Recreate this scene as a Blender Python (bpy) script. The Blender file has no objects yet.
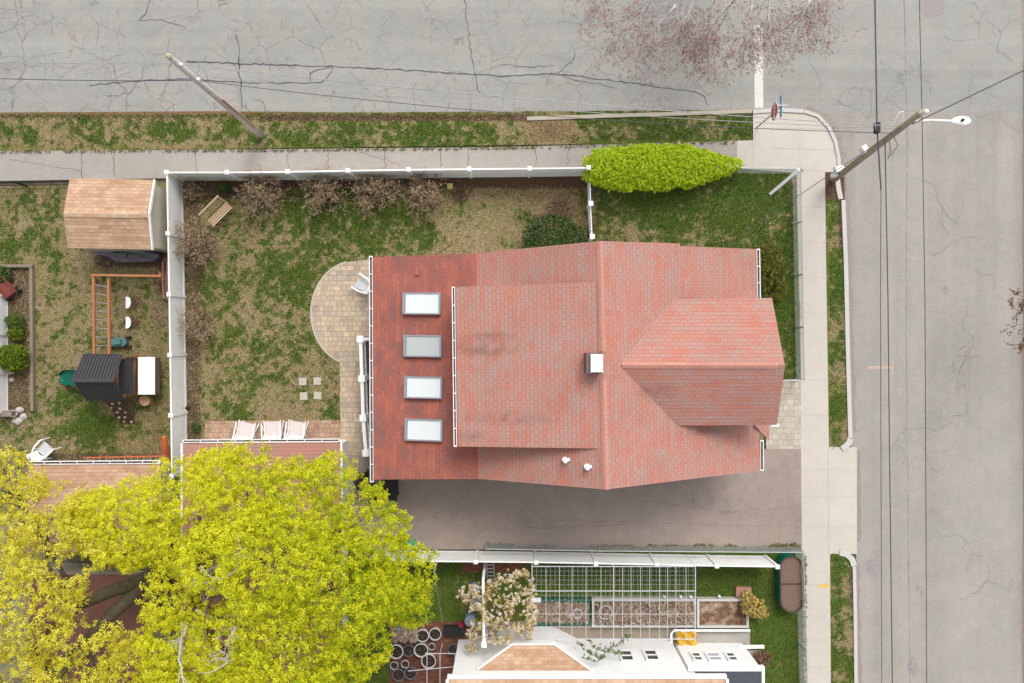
import bpy, math, random
import numpy as np
from mathutils import Vector, Matrix

R = math.radians
random.seed(7)
rng = np.random.default_rng(11)
scn = bpy.context.scene
COL = scn.collection

# ------------------------------------------------------------------ camera
H = 32.0           # the drone hovers 32 m above the street
F = 768.0          # focal length in pixels of a 1024 px wide frame
cam_d = bpy.data.cameras.new('camera')
cam_d.sensor_width = 36.0
cam_d.lens = 36.0 * F / 1024.0
cam_d.clip_end = 2000.0
cam = bpy.data.objects.new('camera', cam_d)
COL.objects.link(cam)
cam.location = (0, 0, H)
cam.rotation_euler = (0, 0, 0)
scn.camera = cam

# ------------------------------------------------------------------ world, sun, exposure
SUN_EL, SUN_AZ = R(52), R(20)       # azimuth measured from +Y towards +X
w = bpy.data.worlds.new('World')
scn.world = w
w.use_nodes = True
wn = w.node_tree
for n in list(wn.nodes):
    wn.nodes.remove(n)
sky = wn.nodes.new('ShaderNodeTexSky')
sky.sky_type = 'NISHITA'
sky.sun_disc = False
sky.sun_elevation = SUN_EL
sky.sun_rotation = SUN_AZ
sky.dust_density = 4.0
hs = wn.nodes.new('ShaderNodeHueSaturation')
hs.inputs['Saturation'].default_value = 0.22
bg = wn.nodes.new('ShaderNodeBackground')
bg.inputs['Strength'].default_value = 0.15
wo = wn.nodes.new('ShaderNodeOutputWorld')
wn.links.new(sky.outputs[0], hs.inputs['Color'])
wn.links.new(hs.outputs[0], bg.inputs['Color'])
wn.links.new(bg.outputs[0], wo.inputs['Surface'])

sun_d = bpy.data.lights.new('sun', 'SUN')
sun_d.energy = 0.9
sun_d.angle = R(22)
sun_d.color = (1.0, 0.96, 0.90)
sun = bpy.data.objects.new('sun', sun_d)
COL.objects.link(sun)
sun.location = (0, 0, 60)
dsun = Vector((math.sin(SUN_AZ) * math.cos(SUN_EL), math.cos(SUN_AZ) * math.cos(SUN_EL), math.sin(SUN_EL)))
sun.rotation_euler = dsun.to_track_quat('Z', 'Y').to_euler()

vs = scn.view_settings
vs.view_transform = 'Standard'
vs.look = 'None'
vs.gamma = 1.0
vs.use_curve_mapping = False
vs.exposure = 0.62

# ------------------------------------------------------------------ helpers
EXPO = 1.45
GZ = 0.10          # level of lawns and pavements above the street


def lin(v):
    v = v / 255.0
    return v / 12.92 if v <= 0.04045 else ((v + 0.055) / 1.055) ** 2.4


def A(r, g, b, k=1.0):
    """surface colour that shows as sRGB (r,g,b) in this light"""
    return (min(.85, lin(r) / EXPO * k), min(.85, lin(g) / EXPO * k), min(.85, lin(b) / EXPO * k))


def P(px, py, z=GZ):
    s = (H - z) / F
    return Vector(((px - 512.0) * s, (341.5 - py) * s, z))


def m_per_px(z=GZ):
    return (H - z) / F


class NT:
    def __init__(self, name):
        self.m = bpy.data.materials.new(name)
        self.m.use_nodes = True
        self.t = self.m.node_tree
        self.b = self.t.nodes['Principled BSDF']
        self.out = self.t.nodes['Material Output']

    def n(self, typ, **kw):
        nd = self.t.nodes.new(typ)
        for k, v in kw.items():
            setattr(nd, k, v)
        return nd

    def l(self, a, b):
        self.t.links.new(a, b)

    def coord(self, which='Object'):
        return self.n('ShaderNodeTexCoord').outputs[which]

    def pos(self):
        return self.n('ShaderNodeNewGeometry').outputs['Position']

    def noise(self, vec, scale, detail=4.0, rough=0.6):
        nd = self.n('ShaderNodeTexNoise')
        nd.inputs['Scale'].default_value = scale
        nd.inputs['Detail'].default_value = detail
        nd.inputs['Roughness'].default_value = rough
        if vec is not None:
            self.l(vec, nd.inputs['Vector'])
        return nd.outputs['Fac']

    def ramp(self, fac, stops):
        nd = self.n('ShaderNodeValToRGB')
        cr = nd.color_ramp
        while len(cr.elements) < len(stops):
            cr.elements.new(0.5)
        for e, (p, c) in zip(cr.elements, stops):
            e.position = p
            e.color = (c[0], c[1], c[2], 1) if not isinstance(c, (int, float)) else (c, c, c, 1)
        self.l(fac, nd.inputs['Fac'])
        return nd.outputs['Color']

    def mix(self, fac, a, b, mode='MIX'):
        nd = self.n('ShaderNodeMix', data_type='RGBA', blend_type=mode)
        if isinstance(fac, (int, float)):
            nd.inputs[0].default_value = fac
        else:
            self.l(fac, nd.inputs[0])
        for v, i in ((a, 6), (b, 7)):
            if isinstance(v, tuple):
                nd.inputs[i].default_value = (v[0], v[1], v[2], 1)
            else:
                self.l(v, nd.inputs[i])
        return nd.outputs[2]

    def math(self, op, a, b=None):
        nd = self.n('ShaderNodeMath', operation=op)
        if op == 'MULTIPLY_ADD':
            nd.inputs[2].default_value = .5
        for v, i in ((a, 0), (b, 1)):
            if v is None:
                continue
            if isinstance(v, (int, float)):
                nd.inputs[i].default_value = v
            else:
                self.l(v, nd.inputs[i])
        return nd.outputs[0]

    def bump(self, h, strength=0.3, dist=0.02):
        nd = self.n('ShaderNodeBump')
        nd.inputs['Strength'].default_value = strength
        nd.inputs['Distance'].default_value = dist
        self.l(h, nd.inputs['Height'])
        self.l(nd.outputs[0], self.b.inputs['Normal'])

    def done(self, col, rough=0.8, metal=0.0, spec=0.3):
        if isinstance(col, tuple):
            self.b.inputs['Base Color'].default_value = (col[0], col[1], col[2], 1)
        else:
            self.l(col, self.b.inputs['Base Color'])
        self.b.inputs['Roughness'].default_value = rough
        self.b.inputs['Metallic'].default_value = metal
        self.b.inputs['Specular IOR Level'].default_value = spec
        return self.m


def simple(name, c, var=0.12, scale=9.0, rough=0.7, bump=0.0, metal=0.0, spec=0.3):
    t = NT(name)
    v = t.pos()
    f = t.noise(v, scale, 5.0, 0.65)
    lo = tuple(x * (1 - var) for x in c)
    hi = tuple(min(.9, x * (1 + var)) for x in c)
    col = t.ramp(f, [(0.3, lo), (0.7, hi)])
    if bump:
        t.bump(f, bump, 0.01)
    return t.done(col, rough, metal, spec)


def attr(t, name):
    nd = t.n('ShaderNodeAttribute', attribute_name=name)
    return nd.outputs['Fac']


class MB:
    """collects shapes in world (or local) space and links them as one mesh object"""

    def __init__(self):
        self.v, self.f, self.uv = [], [], []

    def face(self, pts, uvs=None):
        i = len(self.v)
        self.v += [tuple(p) for p in pts]
        self.f.append(list(range(i, i + len(pts))))
        self.uv += list(uvs) if uvs else [(p[0], p[1]) for p in pts]

    def box(self, x0, x1, y0, y1, z0, z1):
        self.prism([(x0, y0), (x1, y0), (x1, y1), (x0, y1)], z0, z1)

    def prism(self, poly, z0, z1, uvtop=True):
        n = len(poly)
        a = 0
        for i in range(n):
            j = (i + 1) % n
            a += poly[i][0] * poly[j][1] - poly[j][0] * poly[i][1]
        if a < 0:
            poly = poly[::-1]
        zt = z1 if isinstance(z1, (list, tuple)) else [z1] * n
        if a < 0 and isinstance(z1, (list, tuple)):
            zt = list(z1)[::-1]
        self.face([(p[0], p[1], z) for p, z in zip(poly, zt)])
        self.face([(p[0], p[1], z0) for p in poly[::-1]])
        for i in range(n):
            j = (i + 1) % n
            p, q = poly[i], poly[j]
            L = math.hypot(q[0] - p[0], q[1] - p[1])
            self.face([(p[0], p[1], z0), (q[0], q[1], z0), (q[0], q[1], zt[j]), (p[0], p[1], zt[i])],
                      [(0, z0), (L, z0), (L, zt[j]), (0, zt[i])])

    def obox(self, c, size, rot=0.0, tilt=0.0):
        """box centred at c, turned rot about z after tilt about its own y"""
        m = Matrix.Translation(Vector(c)) @ Matrix.Rotation(rot, 4, 'Z') @ Matrix.Rotation(tilt, 4, 'Y')
        self.mbox(m, size)

    def mbox(self, m, size):
        a, b, c = (s / 2 for s in size)
        p = [m @ Vector(q) for q in ((-a, -b, -c), (a, -b, -c), (a, b, -c), (-a, b, -c), (-a, -b, c), (a, -b, c), (a, b, c), (-a, b, c))]
        for q in ((3, 2, 1, 0), (4, 5, 6, 7), (0, 1, 5, 4), (1, 2, 6, 5), (2, 3, 7, 6), (3, 0, 4, 7)):
            self.face([p[k] for k in q])

    def bar(self, a, b, wd, ht):
        """rectangular bar from a to b, wd wide and ht high"""
        a, b = Vector(a), Vector(b)
        d = b - a
        L = d.length
        x = d.normalized()
        up = Vector((0, 0, 1))
        if abs(x.z) > .97:
            up = Vector((0, 1, 0))
        y = up.cross(x).normalized()
        z = x.cross(y)
        m = Matrix(((x.x, y.x, z.x, 0), (x.y, y.y, z.y, 0), (x.z, y.z, z.z, 0), (0, 0, 0, 1)))
        m.translation = (a + b) / 2
        self.mbox(m, (L, wd, ht))

    def tube(self, pts, rad, n=6, cap=True):
        pts = [Vector(p) for p in pts]
        if isinstance(rad, (int, float)):
            rad = [rad] * len(pts)
        rings = []
        prev = None
        for i, p in enumerate(pts):
            d = (pts[min(i + 1, len(pts) - 1)] - pts[max(i - 1, 0)])
            d = d.normalized() if d.length > 1e-9 else Vector((0, 0, 1))
            if prev is None:
                u = d.orthogonal().normalized()
            else:
                u = (prev - d * prev.dot(d))
                u = u.normalized() if u.length > 1e-6 else d.orthogonal().normalized()
            prev = u
            v = d.cross(u)
            rings.append([p + (u * math.cos(2 * math.pi * k / n) + v * math.sin(2 * math.pi * k / n)) * rad[i] for k in range(n)])
        b = len(self.v)
        for r_ in rings:
            self.v += [tuple(q) for q in r_]
        for i in range(len(rings) - 1):
            for k in range(n):
                k2 = (k + 1) % n
                self.f.append([b + i * n + k, b + i * n + k2, b + (i + 1) * n + k2, b + (i + 1) * n + k])
                self.uv += [(k / n, i), ((k + 1) / n, i), ((k + 1) / n, i + 1), (k / n, i + 1)]
        if cap:
            for ring, rev in ((0, True), (len(rings) - 1, False)):
                ids = [b + ring * n + k for k in range(n)]
                self.f.append(ids[::-1] if rev else ids)
                self.uv += [(0, 0)] * n

    def lathe(self, c, prof, n=20):
        """prof: list of (radius, z) from bottom to top, outside"""
        b = len(self.v)
        for r_, z in prof:
            for k in range(n):
                a = 2 * math.pi * k / n
                self.v.append((c[0] + r_ * math.cos(a), c[1] + r_ * math.sin(a), c[2] + z))
        for i in range(len(prof) - 1):
            for k in range(n):
                k2 = (k + 1) % n
                self.f.append([b + i * n + k, b + i * n + k2, b + (i + 1) * n + k2, b + (i + 1) * n + k])
                self.uv += [(0, 0)] * 4
        for i, rev in ((0, True), (len(prof) - 1, False)):
            ids = [b + i * n + k for k in range(n)]
            self.f.append(ids[::-1] if rev else ids)
            self.uv += [(0, 0)] * n

    def slab(self, pts, t=0.1):
        """roof slab: pts counter-clockwise seen from above"""
        pts = [Vector(p) for p in pts]
        n = (pts[1] - pts[0]).cross(pts[2] - pts[0])
        if n.z < 0:
            pts = pts[::-1]
            n = -n
        n.normalize()
        h = Vector((0, 0, 1)).cross(n)
        h = h.normalized() if h.length > 1e-4 else Vector((1, 0, 0))
        s = n.cross(h)
        self.face(pts, [(p.dot(h), p.dot(s)) for p in pts])
        dn = Vector((0, 0, -t))
        low = [p + dn for p in pts]
        self.face(low[::-1])
        for i in range(len(pts)):
            j = (i + 1) % len(pts)
            self.face([low[i], low[j], pts[j], pts[i]], [(0, 0), (.01, 0), (.01, .01), (0, .01)])

    def ribbon(self, pts, wd, z):
        """flat strip on the ground through 2-D world points"""
        pts = [Vector((p[0], p[1])) for p in pts]
        n = len(pts)
        wds = wd if isinstance(wd, (list, tuple)) else [wd] * n
        L, Rr = [], []
        for i in range(n):
            d = pts[min(i + 1, n - 1)] - pts[max(i - 1, 0)]
            d = d.normalized() if d.length > 1e-9 else Vector((1, 0))
            q = Vector((-d.y, d.x)) * wds[i] / 2
            L.append(pts[i] + q)
            Rr.append(pts[i] - q)
        for i in range(n - 1):
            self.face([(Rr[i].x, Rr[i].y, z), (Rr[i + 1].x, Rr[i + 1].y, z), (L[i + 1].x, L[i + 1].y, z), (L[i].x, L[i].y, z)])

    def build(self, name, mat, parent=None, local=False, smooth=False):
        me = bpy.data.meshes.new(name)
        off = Vector((0, 0, 0))
        if parent is not None and not local:
            p = parent
            while p is not None:
                off += p.location
                p = p.parent
        vs_ = [(x - off.x, y - off.y, z - off.z) for x, y, z in self.v]
        me.from_pydata(vs_, [], self.f)
        ul = me.uv_layers.new(name='UVMap')
        flat = [c for u in self.uv for c in u]
        if len(flat) == len(ul.data) * 2:
            ul.data.foreach_set('uv', flat)
        if smooth:
            me.polygons.foreach_set('use_smooth', [True] * len(me.polygons))
        me.materials.append(mat)
        o = bpy.data.objects.new(name, me)
        COL.objects.link(o)
        if parent is not None:
            o.parent = parent
        return o


def tag(o, label, cat, group=None):
    o['label'] = label
    o['category'] = cat
    if group:
        o['group'] = group
    return o


def thing(name, label, cat, loc=(0, 0, 0), rotz=0.0, group=None):
    o = bpy.data.objects.new(name, None)
    COL.objects.link(o)
    o.empty_display_size = 0.2
    o.location = loc
    o.rotation_euler = (0, 0, rotz)
    return tag(o, label, cat, group)


def struct(o):
    o['kind'] = 'structure'
    return o


def dup(root, loc, rotz, label, group=None, scale=None):
    r_ = root.copy()
    COL.objects.link(r_)
    r_.location = loc
    r_.rotation_euler = (0, 0, rotz)
    r_['label'] = label
    if group:
        r_['group'] = group
    if scale:
        r_.scale = scale

    def rec(src, dst):
        for ch in list(src.children):
            c = ch.copy()
            COL.objects.link(c)
            c.parent = dst
            rec(ch, c)
    rec(root, r_)
    return r_


# --- numpy value noise, used for where grass grows and where crowns thin out
def _h(ix, iy, s):
    n = (ix.astype(np.int64) * 374761393 + iy.astype(np.int64) * 668265263 + s * 1442695041) & 0x7fffffff
    n = ((n ^ (n >> 13)) * 1274126177) & 0x7fffffff
    return ((n ^ (n >> 16)) & 0xffff) / 65535.0


def vnoise(x, y, s=0):
    ix, iy = np.floor(x), np.floor(y)
    fx, fy = x - ix, y - iy
    fx, fy = fx * fx * (3 - 2 * fx), fy * fy * (3 - 2 * fy)
    a, b = _h(ix, iy, s), _h(ix + 1, iy, s)
    c, d = _h(ix, iy + 1, s), _h(ix + 1, iy + 1, s)
    return (a * (1 - fx) + b * fx) * (1 - fy) + (c * (1 - fx) + d * fx) * fy


def fbm(x, y, s=0, o=3):
    t, amp, tot = 0, 1.0, 0
    for k in range(o):
        t = t + amp * vnoise(x * 2 ** k, y * 2 ** k, s + k)
        tot += amp
        amp *= .55
    return t / tot


def raw_mesh(name, quads, mat, parent=None, rnd=None, extra=None, local=False):
    """quads: (N,k,3) array; rnd: per-face random number stored on the corners' points"""
    N, k = quads.shape[:2]
    off = np.zeros(3)
    if parent is not None and not local:
        p = parent
        while p is not None:
            off += np.array(p.location)
            p = p.parent
    me = bpy.data.meshes.new(name)
    me.vertices.add(N * k)
    me.vertices.foreach_set('co', (quads.reshape(-1, 3) - off).astype(np.float32).ravel())
    me.loops.add(N * k)
    me.loops.foreach_set('vertex_index', np.arange(N * k, dtype=np.int32))
    me.polygons.add(N)
    me.polygons.foreach_set('loop_start', np.arange(0, N * k, k, dtype=np.int32))
    me.polygons.foreach_set('loop_total', np.full(N, k, dtype=np.int32))
    if rnd is not None:
        a = me.attributes.new('rnd', 'FLOAT', 'POINT')
        a.data.foreach_set('value', np.repeat(rnd, k).astype(np.float32))
    me.update()
    me.validate()
    me.materials.append(mat)
    o = bpy.data.objects.new(name, me)
    COL.objects.link(o)
    if parent is not None:
        o.parent = parent
    return o


def leaf_quads(centers, cl_r, per, size, up=0.5, crnd=None, flat=1.0):
    """rosettes of small leaves round each centre -> (quads, rnd)"""
    C = np.repeat(centers, per, axis=0)
    n = len(C)
    d = rng.normal(size=(n, 3))
    d /= np.linalg.norm(d, axis=1)[:, None]
    rad = rng.random(n) ** 0.5 * cl_r
    d[:, 2] *= flat
    pos = C + d * rad[:, None]
    nrm = rng.normal(size=(n, 3)) * (1 - up) + np.array([0, 0, 1.0]) * up + d * 0.3
    nrm /= np.linalg.norm(nrm, axis=1)[:, None]
    t = np.cross(nrm, rng.normal(size=(n, 3)))
    t /= np.linalg.norm(t, axis=1)[:, None] + 1e-9
    b = np.cross(nrm, t)
    s = size * (0.6 + 0.8 * rng.random(n))[:, None]
    q = np.stack([pos - t * s, pos + b * s * .62, pos + t * s, pos - b * s * .62], axis=1)
    if crnd is None:
        crnd = rng.random(len(centers))
    rnd = np.repeat(crnd, per) * .65 + rng.random(n) * .35
    return q, rnd


def leafmat(name, stops, trans=0.35, rough=0.6):
    t = NT(name)
    col = t.ramp(attr(t, 'rnd'), stops)
    t.done(col, rough, 0, 0.25)
    tr = t.n('ShaderNodeBsdfTranslucent')
    t.l(col, tr.inputs['Color'])
    mx = t.n('ShaderNodeMixShader')
    mx.inputs[0].default_value = trans
    t.l(t.b.outputs[0], mx.inputs[1])
    t.l(tr.outputs[0], mx.inputs[2])
    t.l(mx.outputs[0], t.out.inputs['Surface'])
    return t.m


# ------------------------------------------------------------------ materials
def asphalt(name, c, speck=0.25, blot=0.10, scale=55, tint=None, cracks=False):
    t = NT(name)
    v = t.pos()
    f1 = t.noise(v, scale, 6, .8)
    f2 = t.noise(v, 0.35, 5, .62)
    f3 = t.noise(v, 2.6, 5, .7)
    lo = tuple(x * (1 - speck) for x in c)
    hi = tuple(min(.9, x * (1 + speck)) for x in c)
    col = t.ramp(f1, [(0.32, lo), (0.68, hi)])
    g = t.ramp(f2, [(0.3, 1 - blot), (0.7, 1 + blot * .0 + 0.0)])
    col = t.mix(1.0, col, g, 'MULTIPLY')
    g = t.ramp(f3, [(0.3, 1 - blot * .8), (0.62, 1.0)])
    col = t.mix(1.0, col, g, 'MULTIPLY')
    if tint:
        f4 = t.noise(v, 0.8, 4, .6)
        col = t.mix(t.ramp(f4, [(0.45, 0.0), (0.75, 0.6)]), col, tint)
    f5 = t.noise(v, 17, 3, .7)
    col = t.mix(1.0, col, t.ramp(f5, [(0.33, 1 - speck * .55), (0.55, 1.0), (0.75, 1 + speck * .3)]), 'MULTIPLY')
    if cracks:
        # tyre-worn bands along both streets
        sy = t.n('ShaderNodeSeparateXYZ')
        t.l(v, sy.inputs[0])
        side = t.math('GREATER_THAN', sy.outputs[1], P(0, 112, 0).y)
        bands = []
        for sc in ((1.1, .03, 1), (.03, 1.1, 1)):
            mp = t.n('ShaderNodeMapping')
            mp.inputs['Scale'].default_value = sc
            t.l(v, mp.inputs['Vector'])
            bands.append(t.ramp(t.noise(mp.outputs[0], 1.0, 4, .6), [(.34, .89), (.6, 1.0), (.75, 1.03)]))
        col = t.mix(1.0, col, t.mix(side, bands[0], bands[1]), 'MULTIPLY')
        # the cross street is a little warmer than the side street
        col = t.mix(side, t.mix(1.0, col, (1.04, .995, .975), 'MULTIPLY'), col)
        wb = t.n('ShaderNodeTexNoise')
        wb.inputs['Scale'].default_value = 1.6
        wb.inputs['Detail'].default_value = 5
        t.l(v, wb.inputs['Vector'])
        vv = t.n('ShaderNodeMix', data_type='VECTOR')
        vv.inputs[0].default_value = .32
        t.l(v, vv.inputs[4])
        t.l(wb.outputs['Color'], vv.inputs[5])
        for sc, wd, th, amt in ((.95, .011, .47, .62), (2.4, .022, .52, .5)):
            vo = t.n('ShaderNodeTexVoronoi', feature='DISTANCE_TO_EDGE')
            vo.inputs['Scale'].default_value = sc
            t.l(vv.outputs[1], vo.inputs['Vector'])
            line = t.ramp(vo.outputs['Distance'], [(wd * .45, 1.0), (wd * 1.5, 0.0)])
            where = t.ramp(t.noise(v, .42 * sc, 3, .6), [(th, 0.0), (th + .07, 1.0)])
            # the side street (beyond y = 9) is the cracked one
            sx = t.n('ShaderNodeSeparateXYZ')
            t.l(v, sx.inputs[0])
            west = t.ramp(t.math('MULTIPLY_ADD', sx.outputs[0], -.04), [(.0, .16), (.75, 1.0)])
            k = t.math('MULTIPLY', t.math('MULTIPLY', line, where), t.math('MULTIPLY', west, amt))
            col = t.mix(k, col, tuple(x * .35 for x in c))
    t.bump(f1, 0.35, 0.006)
    return t.done(col, 0.88, 0, 0.2)


def paver(name, cols, mortar, bw, bh, rot=0.0, mix=.5):
    t = NT(name)
    v = t.pos()
    mp = t.n('ShaderNodeMapping')
    mp.inputs['Rotation'].default_value = (0, 0, rot)
    t.l(v, mp.inputs['Vector'])
    # wobble
    bt = t.n('ShaderNodeTexBrick')
    bt.inputs['Scale'].default_value = 1.0
    bt.inputs['Brick Width'].default_value = bw
    bt.inputs['Row Height'].default_value = bh
    bt.inputs['Mortar Size'].default_value = 0.012
    bt.inputs['Mortar Smooth'].default_value = 0.3
    bt.inputs['Color1'].default_value = (0, 0, 0, 1)
    bt.inputs['Color2'].default_value = (1, 1, 1, 1)
    bt.inputs['Mortar'].default_value = (.5, .5, .5, 1)
    bt.offset = 0.37
    bt.squash = 0.7
    bt.squash_frequency = 3
    t.l(mp.outputs[0], bt.inputs['Vector'])
    col = t.ramp(bt.outputs['Color'], [(i / (len(cols) - 1), c) for i, c in enumerate(cols)])
    f = t.noise(v, 14, 6, .75)
    col = t.mix(1.0, col, t.ramp(f, [(0.3, .74), (0.7, 1.08)]), 'MULTIPLY')
    f2 = t.noise(v, 1.1, 4, .6)
    col = t.mix(1.0, col, t.ramp(f2, [(0.35, .88), (0.65, 1.04)]), 'MULTIPLY')
    col = t.mix(bt.outputs['Fac'], col, mortar)
    inv = t.math('SUBTRACT', 1.0, bt.outputs['Fac'])
    t.bump(inv, 0.6, 0.01)
    return t.done(col, 0.85, 0, 0.2)


def shingle(name, c_lo, c_mid, c_hi, gap, bw=0.30, bh=0.145, stain=0.25, wts=(.28, .34, 1.1), seam=.75, soot=()):
    t = NT(name)
    uv = t.coord('UV')
    bt = t.n('ShaderNodeTexBrick')
    bt.inputs['Scale'].default_value = 1.0
    bt.inputs['Brick Width'].default_value = bw
    bt.inputs['Row Height'].default_value = bh
    bt.inputs['Mortar Size'].default_value = 0.006
    bt.inputs['Mortar Smooth'].default_value = 0.2
    bt.inputs['Color1'].default_value = (0, 0, 0, 1)
    bt.inputs['Color2'].default_value = (1, 1, 1, 1)
    bt.inputs['Mortar'].default_value = (.5, .5, .5, 1)
    bt.offset = 0.5
    t.l(uv, bt.inputs['Vector'])
    # batches of tabs of one colour run along the courses; granules on top
    b2 = t.n('ShaderNodeTexBrick')
    b2.inputs['Scale'].default_value = 1.0
    b2.inputs['Brick Width'].default_value = bw * 4.3
    b2.inputs['Row Height'].default_value = bh
    b2.inputs['Mortar Size'].default_value = 0.0
    b2.inputs['Color1'].default_value = (0, 0, 0, 1)
    b2.inputs['Color2'].default_value = (1, 1, 1, 1)
    b2.offset = 0.31
    t.l(uv, b2.inputs['Vector'])
    f1 = t.noise(uv, 1.5, 5, .7)
    gr = t.noise(uv, 34, 4, .8)
    k = t.math('ADD', t.math('MULTIPLY', bt.outputs['Color'], wts[0]), t.math('MULTIPLY', b2.outputs['Color'], wts[1]))
    k = t.math('ADD', k, t.math('MULTIPLY', t.math('SUBTRACT', f1, .5), wts[2]))
    k = t.math('ADD', k, .5 - (wts[0] + wts[1]) / 2)
    col = t.ramp(k, [(0.2, c_lo), (0.5, c_mid), (0.80, c_hi)])
    col = t.mix(1.0, col, t.ramp(gr, [(0.3, .84), (0.7, 1.12)]), 'MULTIPLY')
    st = t.noise(uv, 0.55, 5, .6)
    col = t.mix(1.0, col, t.ramp(st, [(0.3, 1 - stain), (0.55, 1.0)]), 'MULTIPLY')
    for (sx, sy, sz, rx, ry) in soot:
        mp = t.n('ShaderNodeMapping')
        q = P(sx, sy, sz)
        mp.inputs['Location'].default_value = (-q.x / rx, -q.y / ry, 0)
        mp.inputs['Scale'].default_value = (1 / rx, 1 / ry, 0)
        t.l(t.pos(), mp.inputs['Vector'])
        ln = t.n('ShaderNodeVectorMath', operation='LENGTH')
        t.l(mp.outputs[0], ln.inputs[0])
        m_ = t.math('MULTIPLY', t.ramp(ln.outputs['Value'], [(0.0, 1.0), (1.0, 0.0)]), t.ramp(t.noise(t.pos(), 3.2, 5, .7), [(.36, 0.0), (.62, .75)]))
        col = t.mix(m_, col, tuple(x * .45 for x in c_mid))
    col = t.mix(t.math('MULTIPLY', bt.outputs['Fac'], seam), col, gap)
    inv = t.math('SUBTRACT', 1.0, bt.outputs['Fac'])
    t.bump(inv, 0.7, 0.012)
    return t.done(col, 0.9, 0, 0.15)


M = {}
M['road'] = asphalt('road_asphalt', A(184, 183, 177), .26, .13, 60, A(194, 181, 175), True)
M['drive'] = asphalt('driveway_asphalt', A(184, 168, 158), .26, .18, 60, A(190, 168, 154))
M['footway'] = asphalt('footway_asphalt', A(192, 184, 176), .20, .14, 60, A(190, 178, 166))
M['concrete'] = asphalt('pale_concrete', A(226, 218, 206), .08, .10, 40, A(220, 208, 194))
M['kerb'] = simple('granite', A(215, 212, 205), .12, 30, .8, .2)
M['curbtan'] = simple('old_granite', A(196, 186, 168), .15, 25, .8, .2)
M['paint'] = simple('road_paint', A(232, 230, 224), .12, 12, .7)
M['tar'] = simple('tar', A(84, 86, 92), .25, 10, .5)
M['crack'] = simple('crack_dark', A(132, 130, 129), .22, 20, .9)
M['yellowpaint'] = simple('yellow_spray_paint', A(235, 200, 110), .1, 20, .7)
M['orangepaint'] = simple('orange_spray_paint', A(206, 180, 160), .1, 20, .7)
M['joint'] = simple('joint_line', A(204, 194, 178), .15, 20, .9)  # joint lines, a little darker than the concrete flags
M['leaflitter'] = simple('leaf_litter', A(140, 104, 78), .45, 16, .9, .5)
M['patio'] = paver('patio_pavers', [A(236, 208, 178), A(206, 194, 172), A(238, 212, 184), A(222, 200, 176), A(190, 182, 170)], A(178, 158, 130), .27, .21)
M['brickpath'] = paver('brick_pavers', [A(204, 158, 132), A(214, 184, 156), A(182, 140, 120)], A(156, 134, 112), .22, .18)
M['stonepath'] = paver('stone_pavers', [A(226, 216, 196), A(212, 200, 182), A(234, 222, 204)], A(186, 178, 160), .30, .24)
M['redbrick'] = paver('red_brick_pavers', [A(150, 92, 76), A(130, 80, 66), A(166, 110, 92)], A(110, 80, 68), .2, .1)
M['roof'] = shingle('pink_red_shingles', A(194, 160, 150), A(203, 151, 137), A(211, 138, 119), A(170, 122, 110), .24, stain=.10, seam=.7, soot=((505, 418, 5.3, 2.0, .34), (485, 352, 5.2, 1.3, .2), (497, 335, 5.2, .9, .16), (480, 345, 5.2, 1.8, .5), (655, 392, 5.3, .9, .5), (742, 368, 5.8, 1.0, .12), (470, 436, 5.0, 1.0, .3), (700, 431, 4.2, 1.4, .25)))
M['roof_dark'] = shingle('deep_red_shingles', A(156, 110, 104), A(180, 110, 97), A(198, 120, 102), A(156, 98, 88), .30, .15, .10, (.2, .25, 1.5), .35)
M['roof_cap'] = shingle('ridge_cap_shingles', A(210, 152, 136), A(217, 158, 142), A(224, 164, 146), A(182, 124, 112), .16, .4, .05)
M['roof_tan'] = shingle('tan_shingles', A(194, 156, 126), A(212, 174, 143), A(228, 196, 166), A(178, 138, 112), .26, .145, .05)
M['roof_tan2'] = shingle('brown_tan_shingles', A(188, 148, 122), A(206, 166, 138), A(220, 184, 158), A(172, 132, 108), .26, .145, .08)
M['roof_maroon'] = shingle('maroon_shingles', A(186, 146, 136), A(194, 144, 130), A(202, 144, 128), A(164, 118, 108), .26, .145, .08)
M['roof_grey'] = simple('dark_grey_membrane', A(86, 90, 98), .12, 6, .7, .1)
M['white'] = simple('white_paint', (.80, .80, .795), .04, 5, .5)
M['vinyl'] = simple('white_vinyl', (.78, .78, .765), .05, 3, .45)
M['vinylpanel'] = simple('off_white_vinyl_panel', (.75, .755, .735), .06, 2, .5)
M['siding'] = simple('white_siding', (.76, .76, .75), .05, 2, .6)
M['beige'] = simple('beige_siding', A(214, 206, 188), .06, 2, .6)
M['glass'] = NT('skylight_glass').done(A(242, 248, 250), 0.12, 0, 0.5)
M['shade'] = NT('skylight_blind').done(A(200, 205, 205), 0.3, 0, 0.5)
M['pane'] = NT('window_glass').done((.05, .06, .07), 0.08, 0, 0.6)
M['greyframe'] = simple('grey_metal_frame', A(168, 168, 176), .1, 10, .5, 0, .2)
M['dark'] = simple('black_plastic', A(44, 44, 46), .2, 8, .5)
M['charcoal'] = simple('charcoal_plastic', A(78, 76, 80), .12, 8, .55)
M['brownboard'] = simple('brown_board', A(92, 72, 62), .15, 8, .7)
M['wood'] = simple('orange_brown_timber', A(186, 124, 82), .16, 14, .7)
M['palewood'] = simple('pale_teak', A(216, 186, 150), .12, 18, .7)
M['greytimber'] = simple('weathered_timber', A(152, 138, 122), .2, 12, .85, .3)
M['polewood'] = simple('weathered_pole_wood', A(186, 174, 148), .18, 7, .85, .3)
M['polegrey'] = simple('grey_pole_wood', A(214, 206, 200), .18, 7, .85, .3)
M['wire'] = simple('black_cable', A(92, 92, 96), .2, 5, .6)
M['wiregrey'] = simple('pale_cable', A(176, 176, 178), .3, 3, .5)
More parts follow.
